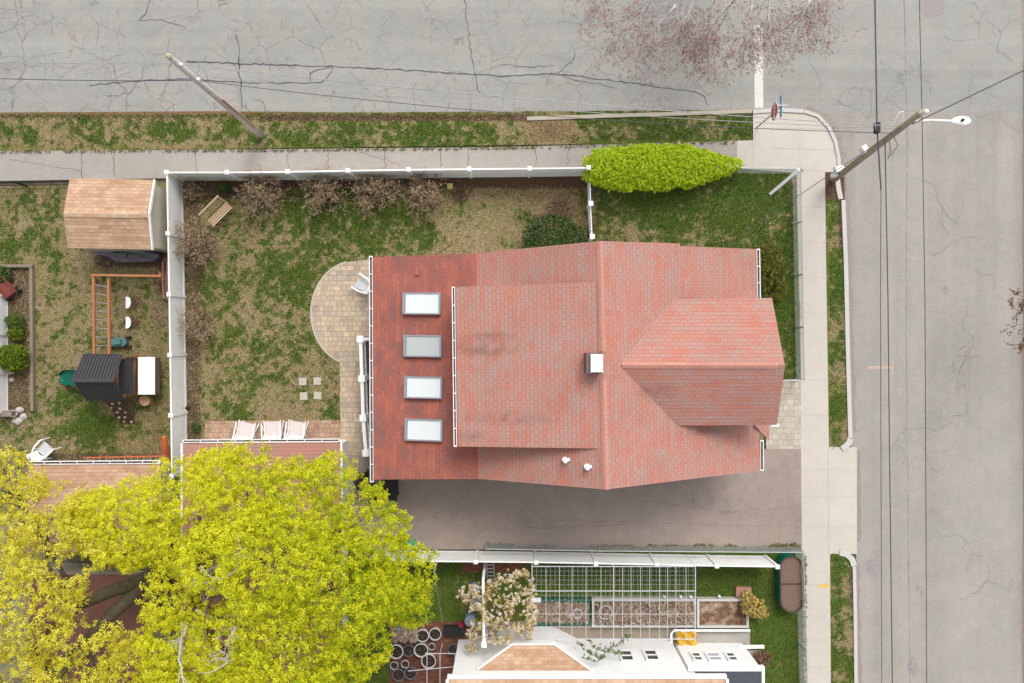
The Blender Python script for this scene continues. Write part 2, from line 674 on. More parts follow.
M['steel'] = simple('galvanised_steel', A(196, 200, 200), .1, 8, .45, 0, .3)
M['trellis'] = simple('white_trellis_pipe', A(226, 226, 228), .06, 8, .5)
M['green'] = simple('green_plastic', A(20, 112, 92), .12, 5, .4)
M['teal'] = simple('teal_plastic', A(96, 140, 136), .15, 8, .5)
M['red'] = simple('rusty_red_paint', A(142, 76, 66), .12, 8, .5)
M['signred'] = simple('sign_red', A(206, 40, 40), .04, 8, .4)
M['signblue'] = simple('sign_blue', A(120, 180, 214), .06, 8, .4)
M['orange'] = simple('orange_plastic', A(236, 124, 78), .1, 6, .5)
M['pink'] = simple('faded_pink_plastic', A(206, 146, 142), .1, 6, .5)
M['yellow'] = simple('yellow_plastic', A(232, 186, 66), .14, 14, .5)
M['blue'] = simple('blue_plastic', A(62, 126, 196), .1, 8, .5)
M['greyblue'] = simple('grey_blue_plastic', A(150, 166, 186), .08, 8, .5)
_t = NT('garden_soil')
_f = _t.noise(_t.pos(), 2.6, 7, .72)
_t.bump(_f, .6, .03)
M['soil'] = _t.done(_t.ramp(_f, [(.32, A(92, 68, 52)), (.48, A(134, 104, 82)), (.58, A(176, 152, 130)), (.7, A(206, 196, 180))]), .95, 0, .1)
M['potsoil'] = simple('potting_soil', A(62, 52, 46), .35, 40, .95, .5)
M['mulchsoil'] = simple('planter_mulch', A(134, 110, 96), .35, 22, .95, .6)
M['terracotta'] = simple('pink_paving_block', A(198, 146, 128), .1, 10, .8)
M['stump'] = simple('cut_wood', A(206, 170, 128), .12, 30, .8)
M['bark'] = simple('grey_brown_bark', A(128, 108, 88), .25, 9, .9, .5)
M['darkbark'] = simple('dark_bark', A(98, 90, 74), .28, 8, .9, .5)
M['palebark'] = simple('pale_bark', A(216, 208, 204), .15, 9, .85, .3)
M['twig'] = simple('twig', A(146, 126, 114), .25, 6, .9)
M['rock'] = simple('pale_rock', A(206, 200, 192), .18, 9, .85, .4)
M['slab'] = simple('stepping_stone', A(206, 198, 182), .1, 20, .85, .2)


M['bed'] = simple('gutter_dirt', A(120, 92, 84), .3, 9, .9)


def corrug():
    return simple('black_corrugated_roof', A(72, 70, 74), .12, 6, .5)


M['corr'] = corrug()

# lawn: mesh attributes say where grass is thick and where bare mulch lies
def lawn_mat():
    t = NT('patchy_lawn')
    v = t.pos()
    n1 = t.noise(v, 13, 5, .75)
    n2 = t.noise(v, 4.0, 4, .6)
    n3 = t.noise(v, 45, 4, .8)
    n4 = t.noise(v, 1.2, 3, .6)
    g = attr(t, 'green')
    k = t.math('ADD', g, t.math('MULTIPLY', t.math('SUBTRACT', n1, .5), 2.3))
    k = t.math('ADD', k, t.math('MULTIPLY', t.math('SUBTRACT', n2, .5), 1.5))
    mask = t.ramp(k, [(0.31, 0.0), (0.74, 1.0)])
    n5 = t.noise(v, 20, 3, .7)
    dry = t.ramp(n5, [(0.26, A(104, 82, 58)), (0.5, A(166, 138, 106)), (0.74, A(216, 190, 156))])
    dry = t.mix(t.ramp(n4, [(.36, .1), (.62, .85)]), dry, t.ramp(n5, [(0.28, A(86, 90, 38)), (0.72, A(166, 160, 96))]))
    grn = t.ramp(n5, [(0.28, A(46, 68, 16)), (0.5, A(82, 110, 38)), (0.74, A(130, 152, 74))])
    grn = t.mix(t.ramp(n4, [(.35, 0.0), (.65, .5)]), grn, t.ramp(n5, [(0.28, A(64, 72, 14)), (0.72, A(138, 144, 70))]))
    col = t.mix(mask, dry, grn)
    mu = attr(t, 'mulch')
    k2 = t.math('ADD', mu, t.math('MULTIPLY', t.math('SUBTRACT', n1, .5), 1.0))
    mm = t.ramp(k2, [(0.38, 0.0), (0.62, 1.0)])
    mc = t.ramp(n5, [(0.28, A(54, 44, 34)), (0.5, A(100, 80, 64)), (0.74, A(156, 126, 102))])
    col = t.mix(mm, col, mc)
    t.bump(n3, .8, .03)
    return t.done(col, .95, 0, .1)


M['lawn'] = lawn_mat()
M['farground'] = simple('far_ground', A(140, 134, 104), .3, 2, .95)
M['blade'] = leafmat('grass_blades', [(0, A(50, 74, 18)), (.3, A(90, 118, 42)), (.55, A(142, 158, 82)), (.62, A(150, 140, 92)), (.8, A(206, 182, 146)), (.9, A(220, 198, 164)), (1, A(124, 102, 74))], .2)

# ------------------------------------------------------------------ ground, streets, pavements
def sheet(name, poly_px, z, mat, zpx=None):
    mb = MB()
    pts = [P(x, y, z) for x, y in poly_px]
    a = sum(pts[i].x * pts[(i + 1) % len(pts)].y - pts[(i + 1) % len(pts)].x * pts[i].y for i in range(len(pts)))
    if a < 0:
        pts = pts[::-1]
    mb.face(pts)
    return mb.build(name, mat)


mb = MB()
mb.face([(-300, -300, -.03), (300, -300, -.03), (300, 300, -.03), (-300, 300, -.03)])
struct(mb.build('ground', M['farground']))

Y116 = P(0, 115, 0).y
mb = MB()
XL = P(848, 0, 0).x
XR = P(1027, 0, 0).x
mb.face([(-70, Y116, 0), (XL, Y116, 0), (XR, Y116, 0), (70, Y116, 0), (70, Y116 + 8.6, 0), (XR, Y116 + 8.6, 0), (XL, Y116 + 8.6, 0), (-70, Y116 + 8.6, 0)])
mb.face([(XL - 2.6, -80, 0), (XR, -80, 0), (XR, Y116, 0), (XL - 2.6, Y116, 0)])
mb.face([(XL, Y116 + 8.6, 0), (XR, Y116 + 8.6, 0), (XR, 80, 0), (XL, 80, 0)])
struct(mb.build('road', M['road']))

FENCE_L = [(187, 178)]


def inblob(px, py, x, y, r):
    d = np.hypot(px - x, py - y) / r
    return np.clip(1.3 - d * 1.15, 0, 1)


LAWNS = []


def lawn(name, quad_px, base, blobs, mulch_blobs=(), mulch_rects=(), res=.06, z=GZ, noise_amp=.55, seed=0):
    c = [P(x, y, z) for x, y in quad_px]     # TL TR BR BL
    nx = max(2, int((c[1] - c[0]).length / res))
    ny = max(2, int((c[3] - c[0]).length / res))
    u = np.linspace(0, 1, nx + 1)[None, :, None]
    v = np.linspace(0, 1, ny + 1)[:, None, None]
    ca = [np.array(q) for q in c]
    g = (ca[0] * (1 - u) + ca[1] * u) * (1 - v) + (ca[3] * (1 - u) + ca[2] * u) * v
    X, Yw = g[..., 0], g[..., 1]

    def fields(X, Yw):
        px = X * F / (H - z) + 512
        py = 341.5 - Yw * F / (H - z)
        d = base + noise_amp * (fbm(X * .9, Yw * .9, 5 + seed) - .5) * 1.25 + noise_amp * .9 * (vnoise(X * 2.7, Yw * 2.7, 9 + seed) - .5) + noise_amp * 1.0 * (vnoise(X * 9.1, Yw * 9.1, 25 + seed) - .5) + noise_amp * 1.25 * (vnoise(X * 5.3, Yw * 5.3, 15 + seed) - .5)
        for (x, y, r_, a) in blobs:
            d = d + a * inblob(px, py, x, y, r_)
        mu = np.zeros_like(d)
        for (x, y, r_, a) in mulch_blobs:
            mu = np.maximum(mu, a * inblob(px, py, x, y, r_))
        for (x0, y0, x1, y1, a) in mulch_rects:
            e = np.minimum(np.minimum(px - x0, x1 - px), np.minimum(py - y0, y1 - py))
            mu = np.maximum(mu, a * np.clip(e / 6.0 + .6, 0, 1))
        return np.clip(d, 0, 1), np.clip(mu, 0, 1)
    d, mu = fields(X, Yw)
    bumpz = .015 * (fbm(X * 1.3, Yw * 1.3, 3) - .5)
    g[..., 2] += np.minimum(bumpz, 0)
    idx = np.arange((nx + 1) * (ny + 1)).reshape(ny + 1, nx + 1)
    faces = np.stack([idx[1:, :-1], idx[1:, 1:], idx[:-1, 1:], idx[:-1, :-1]], -1).reshape(-1, 4)
    me = bpy.data.meshes.new(name)
    me.from_pydata(g.reshape(-1, 3).tolist(), [], faces.tolist())
    for nm, arr in (('green', d), ('mulch', mu)):
        at = me.attributes.new(nm, 'FLOAT', 'POINT')
        at.data.foreach_set('value', arr.astype(np.float32).ravel())
    me.materials.append(M['lawn'])
    o = bpy.data.objects.new(name, me)
    COL.objects.link(o)
    struct(o)
    LAWNS.append((ca, fields))
    return o


lawn('back_lawn', [(178, 172), (592, 166), (592, 470), (178, 480)], .335,
     [(340, 208, 62, .36), (400, 222, 46, .36), (300, 226, 56, .2), (255, 225, 30, .12), (250, 262, 40, .14), (275, 282, 40, .18), (230, 322, 40, .12),
      (302, 292, 28, .36), (312, 262, 25, .2), (246, 346, 25, .3), (286, 347, 25, .2), (306, 337, 20, .25), (225, 372, 25, .15),
      (236, 402, 25, .28), (270, 372, 25, .25), (240, 417, 20, .3), (332, 412, 18, .4), (200, 272, 20, .2), (210, 300, 16, .2),
      (520, 215, 14, .4), (510, 215, 50, -.14), (465, 238, 40, -.12), (560, 205, 34, -.3), (440, 240, 30, -.15),
      (425, 240, 20, .3), (260, 425, 40, -.2), (270, 362, 16, -.2), (280, 430, 40, -.15), (575, 190, 14, .3), (480, 188, 24, .3)],
     [(560, 212, 26, .75), (460, 195, 16, .7), (196, 245, 30, .9), (196, 325, 30, .85), (424, 195, 30, .7), (322, 195, 26, .75), (260, 195, 28, .8), (374, 195, 26, .75)],
     [(180, 176, 592, 188, .95), (180, 180, 202, 480, .6), (200, 180, 240, 200, .8)])
lawn('front_lawn', [(588, 168), (803, 168), (806, 384), (588, 384)], .80,
     [(640, 236, 30, -.45), (690, 243, 20, -.3), (615, 205, 16, -.2), (660, 205, 60, .2), (740, 200, 50, .2), (790, 300, 60, .25)],
     [(592, 225, 14, .6)], [(588, 184, 650, 196, .5)], seed=3)
lawn('side_lawn', [(-40, 186), (170, 184), (172, 480), (-40, 480)], .30,
     [(8, 245, 22, .5), (45, 242, 20, .35), (50, 206, 25, .32), (22, 200, 20, .26), (60, 262, 15, .4), (58, 292, 15, .35), (80, 415, 34, .6),
      (100, 430, 26, .5), (62, 398, 22, .3), (112, 425, 18, .4), (95, 300, 20, -.1), (140, 360, 40, -.2), (70, 330, 24, .15), (140, 345, 10, .4)],
     [(135, 302, 14, .7), (134, 322, 12, .7), (150, 380, 30, .3), (15, 330, 22, .7)], [(94, 254, 165, 268, .7), (-40, 268, 30, 420, .6), (150, 280, 166, 460, .45), (40, 452, 165, 475, .6)], seed=7)
lawn('north_verge', [(-200, 116), (752, 110), (752, 142), (-200, 154)], .38,
     [(160, 130, 12, .55), (182, 130, 14, .5), (232, 128, 10, .5), (300, 132, 34, .4), (360, 130, 40, .35), (430, 132, 40, .35),
      (480, 130, 40, .35), (600, 128, 40, .3), (670, 127, 50, .4), (730, 127, 40, .38), (550, 130, 26, -.7), (30, 135, 22, .25), (90, 120, 20, .2), (5, 130, 10, .3)],
     [(550, 130, 20, .5)], [(262, 114, 530, 121, .85), (-200, 114, 262, 118, .6)], seed=11)
lawn('east_verge', [(825, 172), (844, 172), (851, 449), (829, 449)], .66,
     [(838, 240, 20, -.25), (842, 330, 20, -.3), (832, 300, 14, .3), (832, 350, 14, .3), (833, 410, 20, .3), (845, 380, 12, -.3)],
     [], [(824, 170, 846, 198, 1.0), (838, 200, 848, 250, .7)], seed=13)
lawn('east_verge_2', [(830, 553), (856, 553), (858, 760), (831, 760)], .68,
     [(836, 600, 16, .3), (850, 590, 12, -.5), (850, 640, 16, -.3), (838, 660, 16, .3)], [], [(848, 570, 856, 610, .6)], seed=17)
lawn('garden_lawn', [(340, 550), (806, 553), (810, 800), (340, 800)], .95,
     [(470, 600, 30, -.2), (780, 600, 30, .1)], [], [(340, 549, 800, 556, .3), (796, 600, 806, 700, .5)], noise_amp=.3, seed=19)
lawn('far_verge', [(1026, 60), (1300, 60), (1300, 800), (1026, 800)], .3, [], [], [(1020, 0, 1040, 800, .9)], seed=23, res=.3)

sw = sheet('footpath', [(-300, 153), (280, 149), (500, 147), (737, 141), (737, 170), (588, 172.5), (180, 178), (-300, 186)], GZ + .004, M['footway'])
struct(sw)
corner = [(737, 141), (753, 140), (753, 113), (780, 111), (806, 112), (818, 117), (828, 128), (834, 142), (837, 158), (838, 172), (825, 172)]
conc = sheet('pavement', corner + [(826, 250), (827.5, 350), (829, 447), (857, 447), (857, 554), (830, 554), (831, 700), (832, 800), (806, 800),
                                   (802, 556), (801, 449), (801, 380), (798.5, 260), (796.5, 173), (737, 168)], GZ + .008, M['concrete'])
struct(conc)
# joints between the concrete flags
mb = MB()
zj = GZ + .012
for y in (207, 243, 278, 313, 338, 380, 415):
    a, b = P(797 + (y - 173) * .02, y, zj), P(825.5 + (y - 173) * .012, y, zj)
    mb.ribbon([a, b], .022, zj)
for y in (585, 610, 640, 667):
    mb.ribbon([P(803, y, zj), P(830.5, y, zj)], .022, zj)
for pts in ([(753, 140), (753, 170)], [(800, 115), (800, 172)], [(757, 128), (830, 129)], [(770, 148), (836, 150)], [(757, 168.5), (825, 171)],
            [(802, 470), (857, 470)], [(802, 497), (857, 497)], [(802, 527), (857, 527)], [(828, 448), (829, 554)]):
    mb.ribbon([P(x, y, zj) for x, y in pts], .022, zj)
struct(mb.build('pavement_joints', M['joint']))

# granite kerbs
def kerb(name, pts, wd, mat, z1=GZ + .06):
    mb = MB()
    L, Rr = [], []
    q = [P(x, y, z1) for x, y in pts]
    n = len(q)
    for i in range(n):
        d = q[min(i + 1, n - 1)] - q[max(i - 1, 0)]
        d.normalize()
        o = Vector((-d.y, d.x, 0)) * wd / 2
        L.append(q[i] + o)
        Rr.append(q[i] - o)
    for i in range(n - 1):
        mb.prism([(Rr[i].x, Rr[i].y), (Rr[i + 1].x, Rr[i + 1].y), (L[i + 1].x, L[i + 1].y), (L[i].x, L[i].y)], -.02, z1)
    return struct(mb.build(name, mat))


kerb('kerb', [(843.5, 200), (846, 262), (848, 350), (850.5, 438)], .17, M['kerb'])
kerb('kerb', [(850.5, 438.5), (849, 443), (845, 447), (842, 449)], .24, M['kerb'])
kerb('kerb', [(840, 552.5), (847, 554.5), (852, 559), (854.5, 566)], .24, M['kerb'])
kerb('kerb', [(854.5, 566.5), (855.5, 620), (857, 760)], .14, M['kerb'])
kerb('kerb', [(527, 118.5), (600, 116), (680, 113.5), (752, 111)], .15, M['curbtan'])
kerb('kerb', [(753, 111.5), (780, 109.8), (804, 111)], .16, M['kerb'])
kerb('kerb', [(804.5, 111), (818, 115.5), (829, 127), (835.5, 141), (839, 158), (839.5, 176)], .14, M['kerb'])
kerb('kerb', [(837.5, 178), (839, 190), (841, 199)], .2, M['kerb'])

# road marks, tar lines, cracks
mb = MB()
mb.ribbon([P(758.4, 25, 0), P(759, 108, 0)], .36, .004)
struct(mb.build('stop_line', M['paint']))
mb = MB()
mb.ribbon([P(868, 367.5, 0), P(893, 367.5, 0)], .12, .004)
mb.ribbon([P(892.5, 361, 0), P(892.5, 374, 0)], .07, .0045)
struct(mb.build('utility_mark', M['orangepaint']))
mb = MB()
mb.face([P(818, 585.5, GZ + .014), P(829, 583, GZ + .014), P(830, 588, GZ + .014), P(820, 588, GZ + .014)][::-1])
struct(mb.build('spray_mark', M['yellowpaint']))

mb = MB()


def wig(pts, w0, jit=.05, zz=.006, seg=.18):
    q = [P(x, y, 0) for x, y in pts]
    out, ws = [], []
    for i in range(len(q) - 1):
        n = max(1, int((q[i + 1] - q[i]).length / seg))
        for k in range(n):
            p = q[i].lerp(q[i + 1], k / n)
            out.append((p.x + random.uniform(-jit, jit), p.y + random.uniform(-jit, jit)))
            ws.append(w0 * random.uniform(.55, 1.35))
    out.append((q[-1].x, q[-1].y))
    ws.append(w0 * .6)
    mb.ribbon(out, ws, zz)


wig([(236, 34), (240, 45), (239, 62), (241, 85), (242, 110)], .045)
wig([(186, 61.5), (250, 64), (286, 65), (345, 67), (400, 70), (470, 74), (505, 76), (556, 74), (600, 79), (660, 87), (695, 92), (704, 97), (708, 106)], .05, .03)
wig([(90, 85), (150, 80), (192, 79), (250, 83), (320, 83), (327, 78), (333, 68), (318, 69), (310, 74), (310, 81)], .04, .03)
wig([(558, 74), (575, 80), (600, 84), (614, 88)], .03, .03)
wig([(465, 0), (468, 30), (472, 60), (476, 80), (480, 93)], .03, .05)
wig([(556, 74), (566, 66), (575, 58), (575, 50)], .035, .04)
wig([(500, 64), (530, 67), (555, 66)], .025, .05)
wig([(150, 0), (146, 14), (138, 20), (160, 20), (176, 24), (186, 28)], .03, .03)
struct(mb.build('tar_seams', M['tar']))

mb = MB()


def crack(x, y, ang, length, wd, depth=0):
    p = P(x, y, 0)
    pts = [(p.x, p.y)]
    a = ang
    s = 0
    while s < length:
        st = random.uniform(.05, .16)
        a += random.gauss(0, .38)
        a += (ang - a) * .08
        q = (pts[-1][0] + math.cos(a) * st, pts[-1][1] + math.sin(a) * st)
        if q[1] < Y116 + .1 and q[0] < XL:
            break
        pts.append(q)
        s += st
        if depth < 2 and random.random() < .10:
            n = Vector(pts[-1])
            crack(n.x * F / H + 512, 341.5 - n.y * F / H, a + random.choice((-1, 1)) * random.uniform(.6, 1.5), length * random.uniform(.2, .6), wd * .75, depth + 1)
    if len(pts) > 1:
        mb.ribbon(pts, [wd * random.uniform(.4, 1.3) for _ in pts], .003 + depth * .0004 + random.random() * .0003)


for k in range(12):
    crack(random.uniform(-10, 120), random.uniform(0, 105), random.choice((0, 1.57, 3.14, 4.71)) + random.uniform(-.5, .5), random.uniform(.8, 3.0), .017)
for k in range(10):
    crack(random.uniform(100, 330), random.uniform(0, 100), random.choice((0, 1.57, 3.14, 4.71)) + random.uniform(-.5, .5), random.uniform(.8, 2.6), .016)
for k in range(14):
    crack(random.uniform(330, 600), random.uniform(0, 100), random.choice((0, 1.57, 1.57, 4.71)) + random.uniform(-.5, .5), random.uniform(.8, 3.0), .015)
for k in range(9):
    crack(random.uniform(800, 1000), random.uniform(0, 110), random.uniform(0, 6.3), random.uniform(.8, 2.8), .014)
for (x, y, a, L) in ((968, 310, -1.9, 3.0), (975, 270, -1.0, 1.2), (985, 20, .1, 2.0), (890, 452, 0, 4.5), (935, 530, .4, 2.6), (870, 90, -1.4, 3.0), (960, 600, .4, 2.5), (925, 180, -.8, 2.4),
                     (965, 345, -1.7, 2.0), (930, 255, .2, 2.2)):
    crack(x, y, a, L, .02)
struct(mb.build('road_cracks', M['crack']))

# pothole patches and manhole stains
mb = MB()


def disc(cx, cy, rx, ry, z, n=14, jit=.25):
    c = P(cx, cy, 0)
    s = H / F
    mb.face([(c.x + rx * s * math.cos(2 * math.pi * k / n) * random.uniform(1 - jit, 1 + jit), c.y + ry * s * math.sin(2 * math.pi * k / n) * random.uniform(1 - jit, 1 + jit), z) for k in range(n)])


for (x, y, a, b) in ((945, 290, 4, 4), (872, 567, 7, 8), (918, 588, 3, 4), (922, 595, 2.5, 5), (913, 668, 5, 9), (988, 74, 3, 3), (882, 62, 2.4, 2.6)):
    disc(x, y, a, b, .0035)
for k in range(34):
    disc(random.gauss(902, 22), random.uniform(150, 680), random.uniform(.5, 1.2), random.uniform(.5, 1.2), .0042, 8)
struct(mb.build('oil_stains', simple('oil_stain', A(164, 158, 155), .2, 8, .8)))
mb = MB()
disc(932, 6, 13, 12, .0038, 24, .05)
struct(mb.build('road_patch', simple('patched_asphalt', A(170, 162, 160), .15, 12, .9)))
# leaf-litter line where the street meets the verge
mb = MB()
pts = [(-20, 116), (100, 115.5), (220, 116), (330, 116), (430, 117), (526, 118)]
mb.ribbon([P(x, y, .0) for x, y in pts], [.28, .3, .4, .32, .3, .2], .0055)
struct(mb.build('gutter_litter', M['leaflitter']))
mb = MB()
for pts, w_, zz in (([(848, 200), (850, 262), (852, 350), (854.5, 440)], .22, .005), ([(859, 450), (859, 550)], .16, .005), ([(857, 560), (858.5, 620), (860, 700)], .22, .005),
                    ([(806, 108.5), (822, 114), (833, 126), (839, 140), (842.5, 158), (843, 195)], .3, .005), ([(1025.5, -20), (1025.5, 350), (1025.5, 720)], .35, .005)):
    q = []
    for i in range(len(pts) - 1):
        for k in range(12):
            q.append(P(pts[i][0] + (pts[i + 1][0] - pts[i][0]) * k / 12 + random.uniform(-.6, .6), pts[i][1] + (pts[i + 1][1] - pts[i][1]) * k / 12, 0))
    mb.ribbon([(e.x, e.y) for e in q], [w_ * random.uniform(.3, 1.3) for _ in q], zz)
struct(mb.build('kerb_grit', simple('kerb_grit', A(166, 154, 144), .3, 22, .95)))

# driveway, paths and patio
struct(sheet('driveway', [(340, 446), (801, 449), (802, 549.5), (340, 549.5)], GZ + .009, M['drive']))
struct(sheet('stone_path', [(766, 380), (801, 380), (801, 449), (766, 449)], GZ + .013, M['stonepath']))
cx, cy, rr = 356, 307, 45
pts = [(388, 262)] + [(cx + rr * math.cos(R(258 - 151 * k / 18)), cy + 6 + rr * 1.16 * math.sin(R(258 - 151 * k / 18))) for k in range(19)] + [(388, 366)]
pts = [(388, 259), (372, 259)] + pts[1:-1] + [(388, 364)]
struct(sheet('patio', pts, GZ + .014, M['patio']))
struct(sheet('patio_path', [(339.5, 340), (385, 340), (385, 455), (340.5, 455)], GZ + .018, M['patio']))
mb = MB()
eg = [P(cx + rr * math.cos(R(112 + 146 * k / 20)), cy + 6 + rr * 1.16 * math.sin(R(112 + 146 * k / 20)), GZ) for k in range(21)]
eg = [P(341, 358, GZ)] + eg
mb.ribbon([(e.x, e.y) for e in eg], .07, GZ + .022)
struct(mb.build('patio_edging', M['slab']))
struct(sheet('brick_path', [(205, 421), (339, 420), (341, 446), (205, 448)], GZ + .010, M['brickpath']))
struct(sheet('brick_pad', [(389, 622), (470, 622), (470, 740), (389, 740)], GZ + .009, M['redbrick']))
struct(sheet('garden_path', [(462, 563), (524, 563), (524, 572.5), (462, 572.5)], GZ + .011, M['redbrick']))
struct(sheet('gravel_bed', [(470, 622), (690, 617), (690, 642), (470, 690)], GZ + .007, simple('pale_gravel', A(164, 150, 134), .35, 30, .95, .5)))
struct(sheet('concrete_slab', [(694, 629), (750, 629), (750, 648), (694, 652)], GZ + .012, asphalt('stained_concrete', A(206, 200, 188), .12, .25, 30)))
struct(sheet('porch_step', [(742, 650), (764, 650), (766, 664), (742, 664)], GZ + .013, M['stonepath']))

# cracks with grass in the asphalt footpath, cracks in the driveway
mb = MB()
_keep = Y116
for (x, y0, y1) in ((82, 152, 182), (114, 152, 176), (196, 150, 172), (288, 150, 168), (328, 152, 168), (385, 149, 168), (441, 148, 167), (468, 150, 166), (536, 147, 165), (568, 146, 166)):
    n = 8
    q = [P(x + random.uniform(-1, 1), y0 + (y1 - y0) * k / n, GZ) for k in range(n + 1)]
    mb.ribbon([(p.x, p.y) for p in q], [random.uniform(.012, .035) for _ in q], GZ + .0075)
for (x0, y0, x1, y1) in ((10, 160, 80, 170), (360, 152, 400, 164), (620, 150, 650, 146)):
    n = 16
    q = [P(x0 + (x1 - x0) * k / n, y0 + (y1 - y0) * k / n + random.uniform(-1.2, 1.2), GZ) for k in range(n + 1)]
    mb.ribbon([(p.x, p.y) for p in q], [random.uniform(.01, .02) for _ in q], GZ + .0075)
struct(mb.build('footpath_cracks', simple('crack_fill', A(120, 106, 84), .3, 20, .9)))
mb = MB()
for (x0, y0, x1, y1) in ((560, 520, 800, 527), (690, 480, 696, 512), (640, 500, 760, 516), (480, 530, 640, 524), (720, 512, 800, 508)):
    n = 26
    q = [P(x0 + (x1 - x0) * k / n, y0 + (y1 - y0) * k / n + random.uniform(-1.5, 1.5), GZ) for k in range(n + 1)]
    mb.ribbon([(p.x, p.y) for p in q], [random.uniform(.004, .012) for _ in q], GZ + .0125)
struct(mb.build('driveway_cracks', simple('driveway_crack', A(104, 97, 92), .2, 20, .9)))

# ------------------------------------------------------------------ grass blades (nobody could count them)
def blades():
    Q, Rn = [], []
    dens = [620, 560, 560, 560, 560, 560, 420, 0]
    for (ca, fields), dn in zip(LAWNS, dens):
        if not dn:
            continue
        area = np.linalg.norm(ca[1] - ca[0]) * np.linalg.norm(ca[3] - ca[0])
        n = int(area * dn)
        u, v = rng.random(n)[:, None], rng.random(n)[:, None]
        p = (ca[0] * (1 - u) + ca[1] * u) * (1 - v) + (ca[3] * (1 - u) + ca[2] * u) * v
        g, mu = fields(p[:, 0], p[:, 1])
        pxx = p[:, 0] * F / (H - GZ) + 512
        pyy = 341.5 - p[:, 1] * F / (H - GZ)
        ok = np.ones(n, bool)
        # nothing grows through paving, house or beds
        for (x0, y0, x1, y1) in ((372, 258, 768, 480), (340, 440, 802, 549), (338, 345, 385, 460), (205, 420, 341, 448), (389, 615, 700, 700), (595, 598, 750, 700),
                                 (462, 563, 524, 573), (766, 380, 802, 449), (-400, 146, 592, 178), (592, 140, 740, 172), (68, 182, 166, 247), (740, 140, 800, 172), (796.5, 173, 830, 460), (803, 553, 831, 700), (-50, 466, 345, 900)):
            ok &= ~((pxx > x0) & (pxx < x1) & (pyy > y0) & (pyy < y1))
        ok &= ~(((pxx - 356) / 47) ** 2 + ((pyy - 313) / 54) ** 2 < 1)
        ok &= (pxx > -20) & (pxx < 1044) & (pyy > -20) & (pyy < 703)
        ok &= rng.random(n) > mu * 1.05
        p, g = p[ok], g[ok]
        n = len(p)
        isg = rng.random(n) < np.clip((g - .26) * 2.0, 0.08, 1)
        ang = rng.random(n) * 2 * np.pi
        L = np.where(isg, .05 + .06 * rng.random(n), .03 + .05 * rng.random(n))
        tilt = np.where(isg, .3 + .9 * rng.random(n), 1.2 + .3 * rng.random(n))
        d = np.stack([np.cos(ang) * np.sin(tilt), np.sin(ang) * np.sin(tilt), np.cos(tilt)], 1) * L[:, None]
        s = np.stack([-np.sin(ang), np.cos(ang), np.zeros(n)], 1) * (.007 + .012 * rng.random(n))[:, None]
        Q.append(np.stack([p - s, p + s, p + d], 1))
        Rn.append(np.where(isg, rng.random(n) * .56, .64 + .36 * rng.random(n)))
    o = raw_mesh('grass', np.concatenate(Q), M['blade'], None, np.concatenate(Rn))
    o['kind'] = 'stuff'
    o['label'] = 'short patchy spring grass, part green and part straw coloured'
    o['category'] = 'grass'


blades()

# ------------------------------------------------------------------ the red-roofed house
house = thing('house', 'large house with faded red shingle roof, four skylights and white gutters, beside the driveway', 'house', P(560, 365, 0))
ZR, ZE, ZK = 6.2, 3.2, 3.75
RN, RS = P(600, 241, ZR), P(606, 489.5, ZR)
KN, KS = P(473, 253.5, ZK), P(475, 478.5, ZK)
WN, WS = P(373, 257, ZE), P(374, 479.5, ZE)
EN, ES = P(756, 249, ZE), P(760, 470.5, ZE)
S1, S2 = P(680, 243.5, 4.8), P(680, 246, 4.8)

mb = MB()
mb.slab([RN, KN, KS, RS], .14)
mb.slab([RS, ES, EN, S2, S1, RN], .14)
roof = mb.build('roof', M['roof'], house)
mb = MB()
dz = Vector((0, 0, -.03))
mb.slab([KN + dz + Vector((.25, 0, .12)), WN, WS, KS + dz + Vector((.25, 0, .12))], .12)
add_roof = mb.build('extension_roof', M['roof_dark'], house)
add_roof['label'] = 'deeper red low roof of the rear extension'

def xat(xpx, ypx, z):
    return P(xpx, ypx, z)

# rear shed dormer
D = [P(598, 282, 6.13), P(455.5, 287, 4.95), P(457.5, 446.5, 4.95), P(602, 448.5, 6.13)]
mb = MB()
mb.slab(D, .12)
dorm = mb.build('rear_dormer_roof', M['roof'], house)
mb = MB()
ins = .22
wp = [(D[1].x + ins, D[1].y - ins), (D[1].x + ins, D[2].y + ins), (D[3].x - .1, D[3].y + ins), (D[3].x - .1, D[0].y - ins)]
sl = (D[0].z - D[1].z) / (D[0].x - D[1].x)
mb.prism(wp, 3.0, [D[1].z + (p[0] - D[1].x) * sl - .13 for p in wp])
mb.build('rear_dormer_wall', M['siding'], house)

# front cross gable
zr2, ze2 = 5.9, 4.86
sE = (ZR - ZE) / (EN.x - RN.x)
def main_x(z):   # where the front slope has height z
    return RN.x + .06 + (ZR - z) / sE
g0 = Vector((main_x(zr2) - .05, P(622, 365, zr2).y, zr2 + .012))
g1 = P(785, 365.5, zr2)
nE1, nE0 = P(772, 298, ze2), None
sE1 = P(777, 425, ze2)
nE0 = Vector((main_x(ze2) - .05, P(672, 299, ze2).y, ze2 + .012))
sE0 = Vector((main_x(ze2) - .02, P(677, 425.5, ze2).y, ze2 + .012))
mb = MB()
mb.slab([g0, nE0, nE1, g1], .12)
mb.build('front_gable_roof', M['roof'], house)
mb = MB()
mb.slab([g0 + Vector((0, 0, .001)), g1 + Vector((0, 0, .001)), sE1, sE0], .12)
mb.build('front_gable_roof', M['roof'], house)
mb = MB()
fx = sE1.x - .35
yl, yh, ym = sE1.y + .3, nE1.y - .3, g1.y
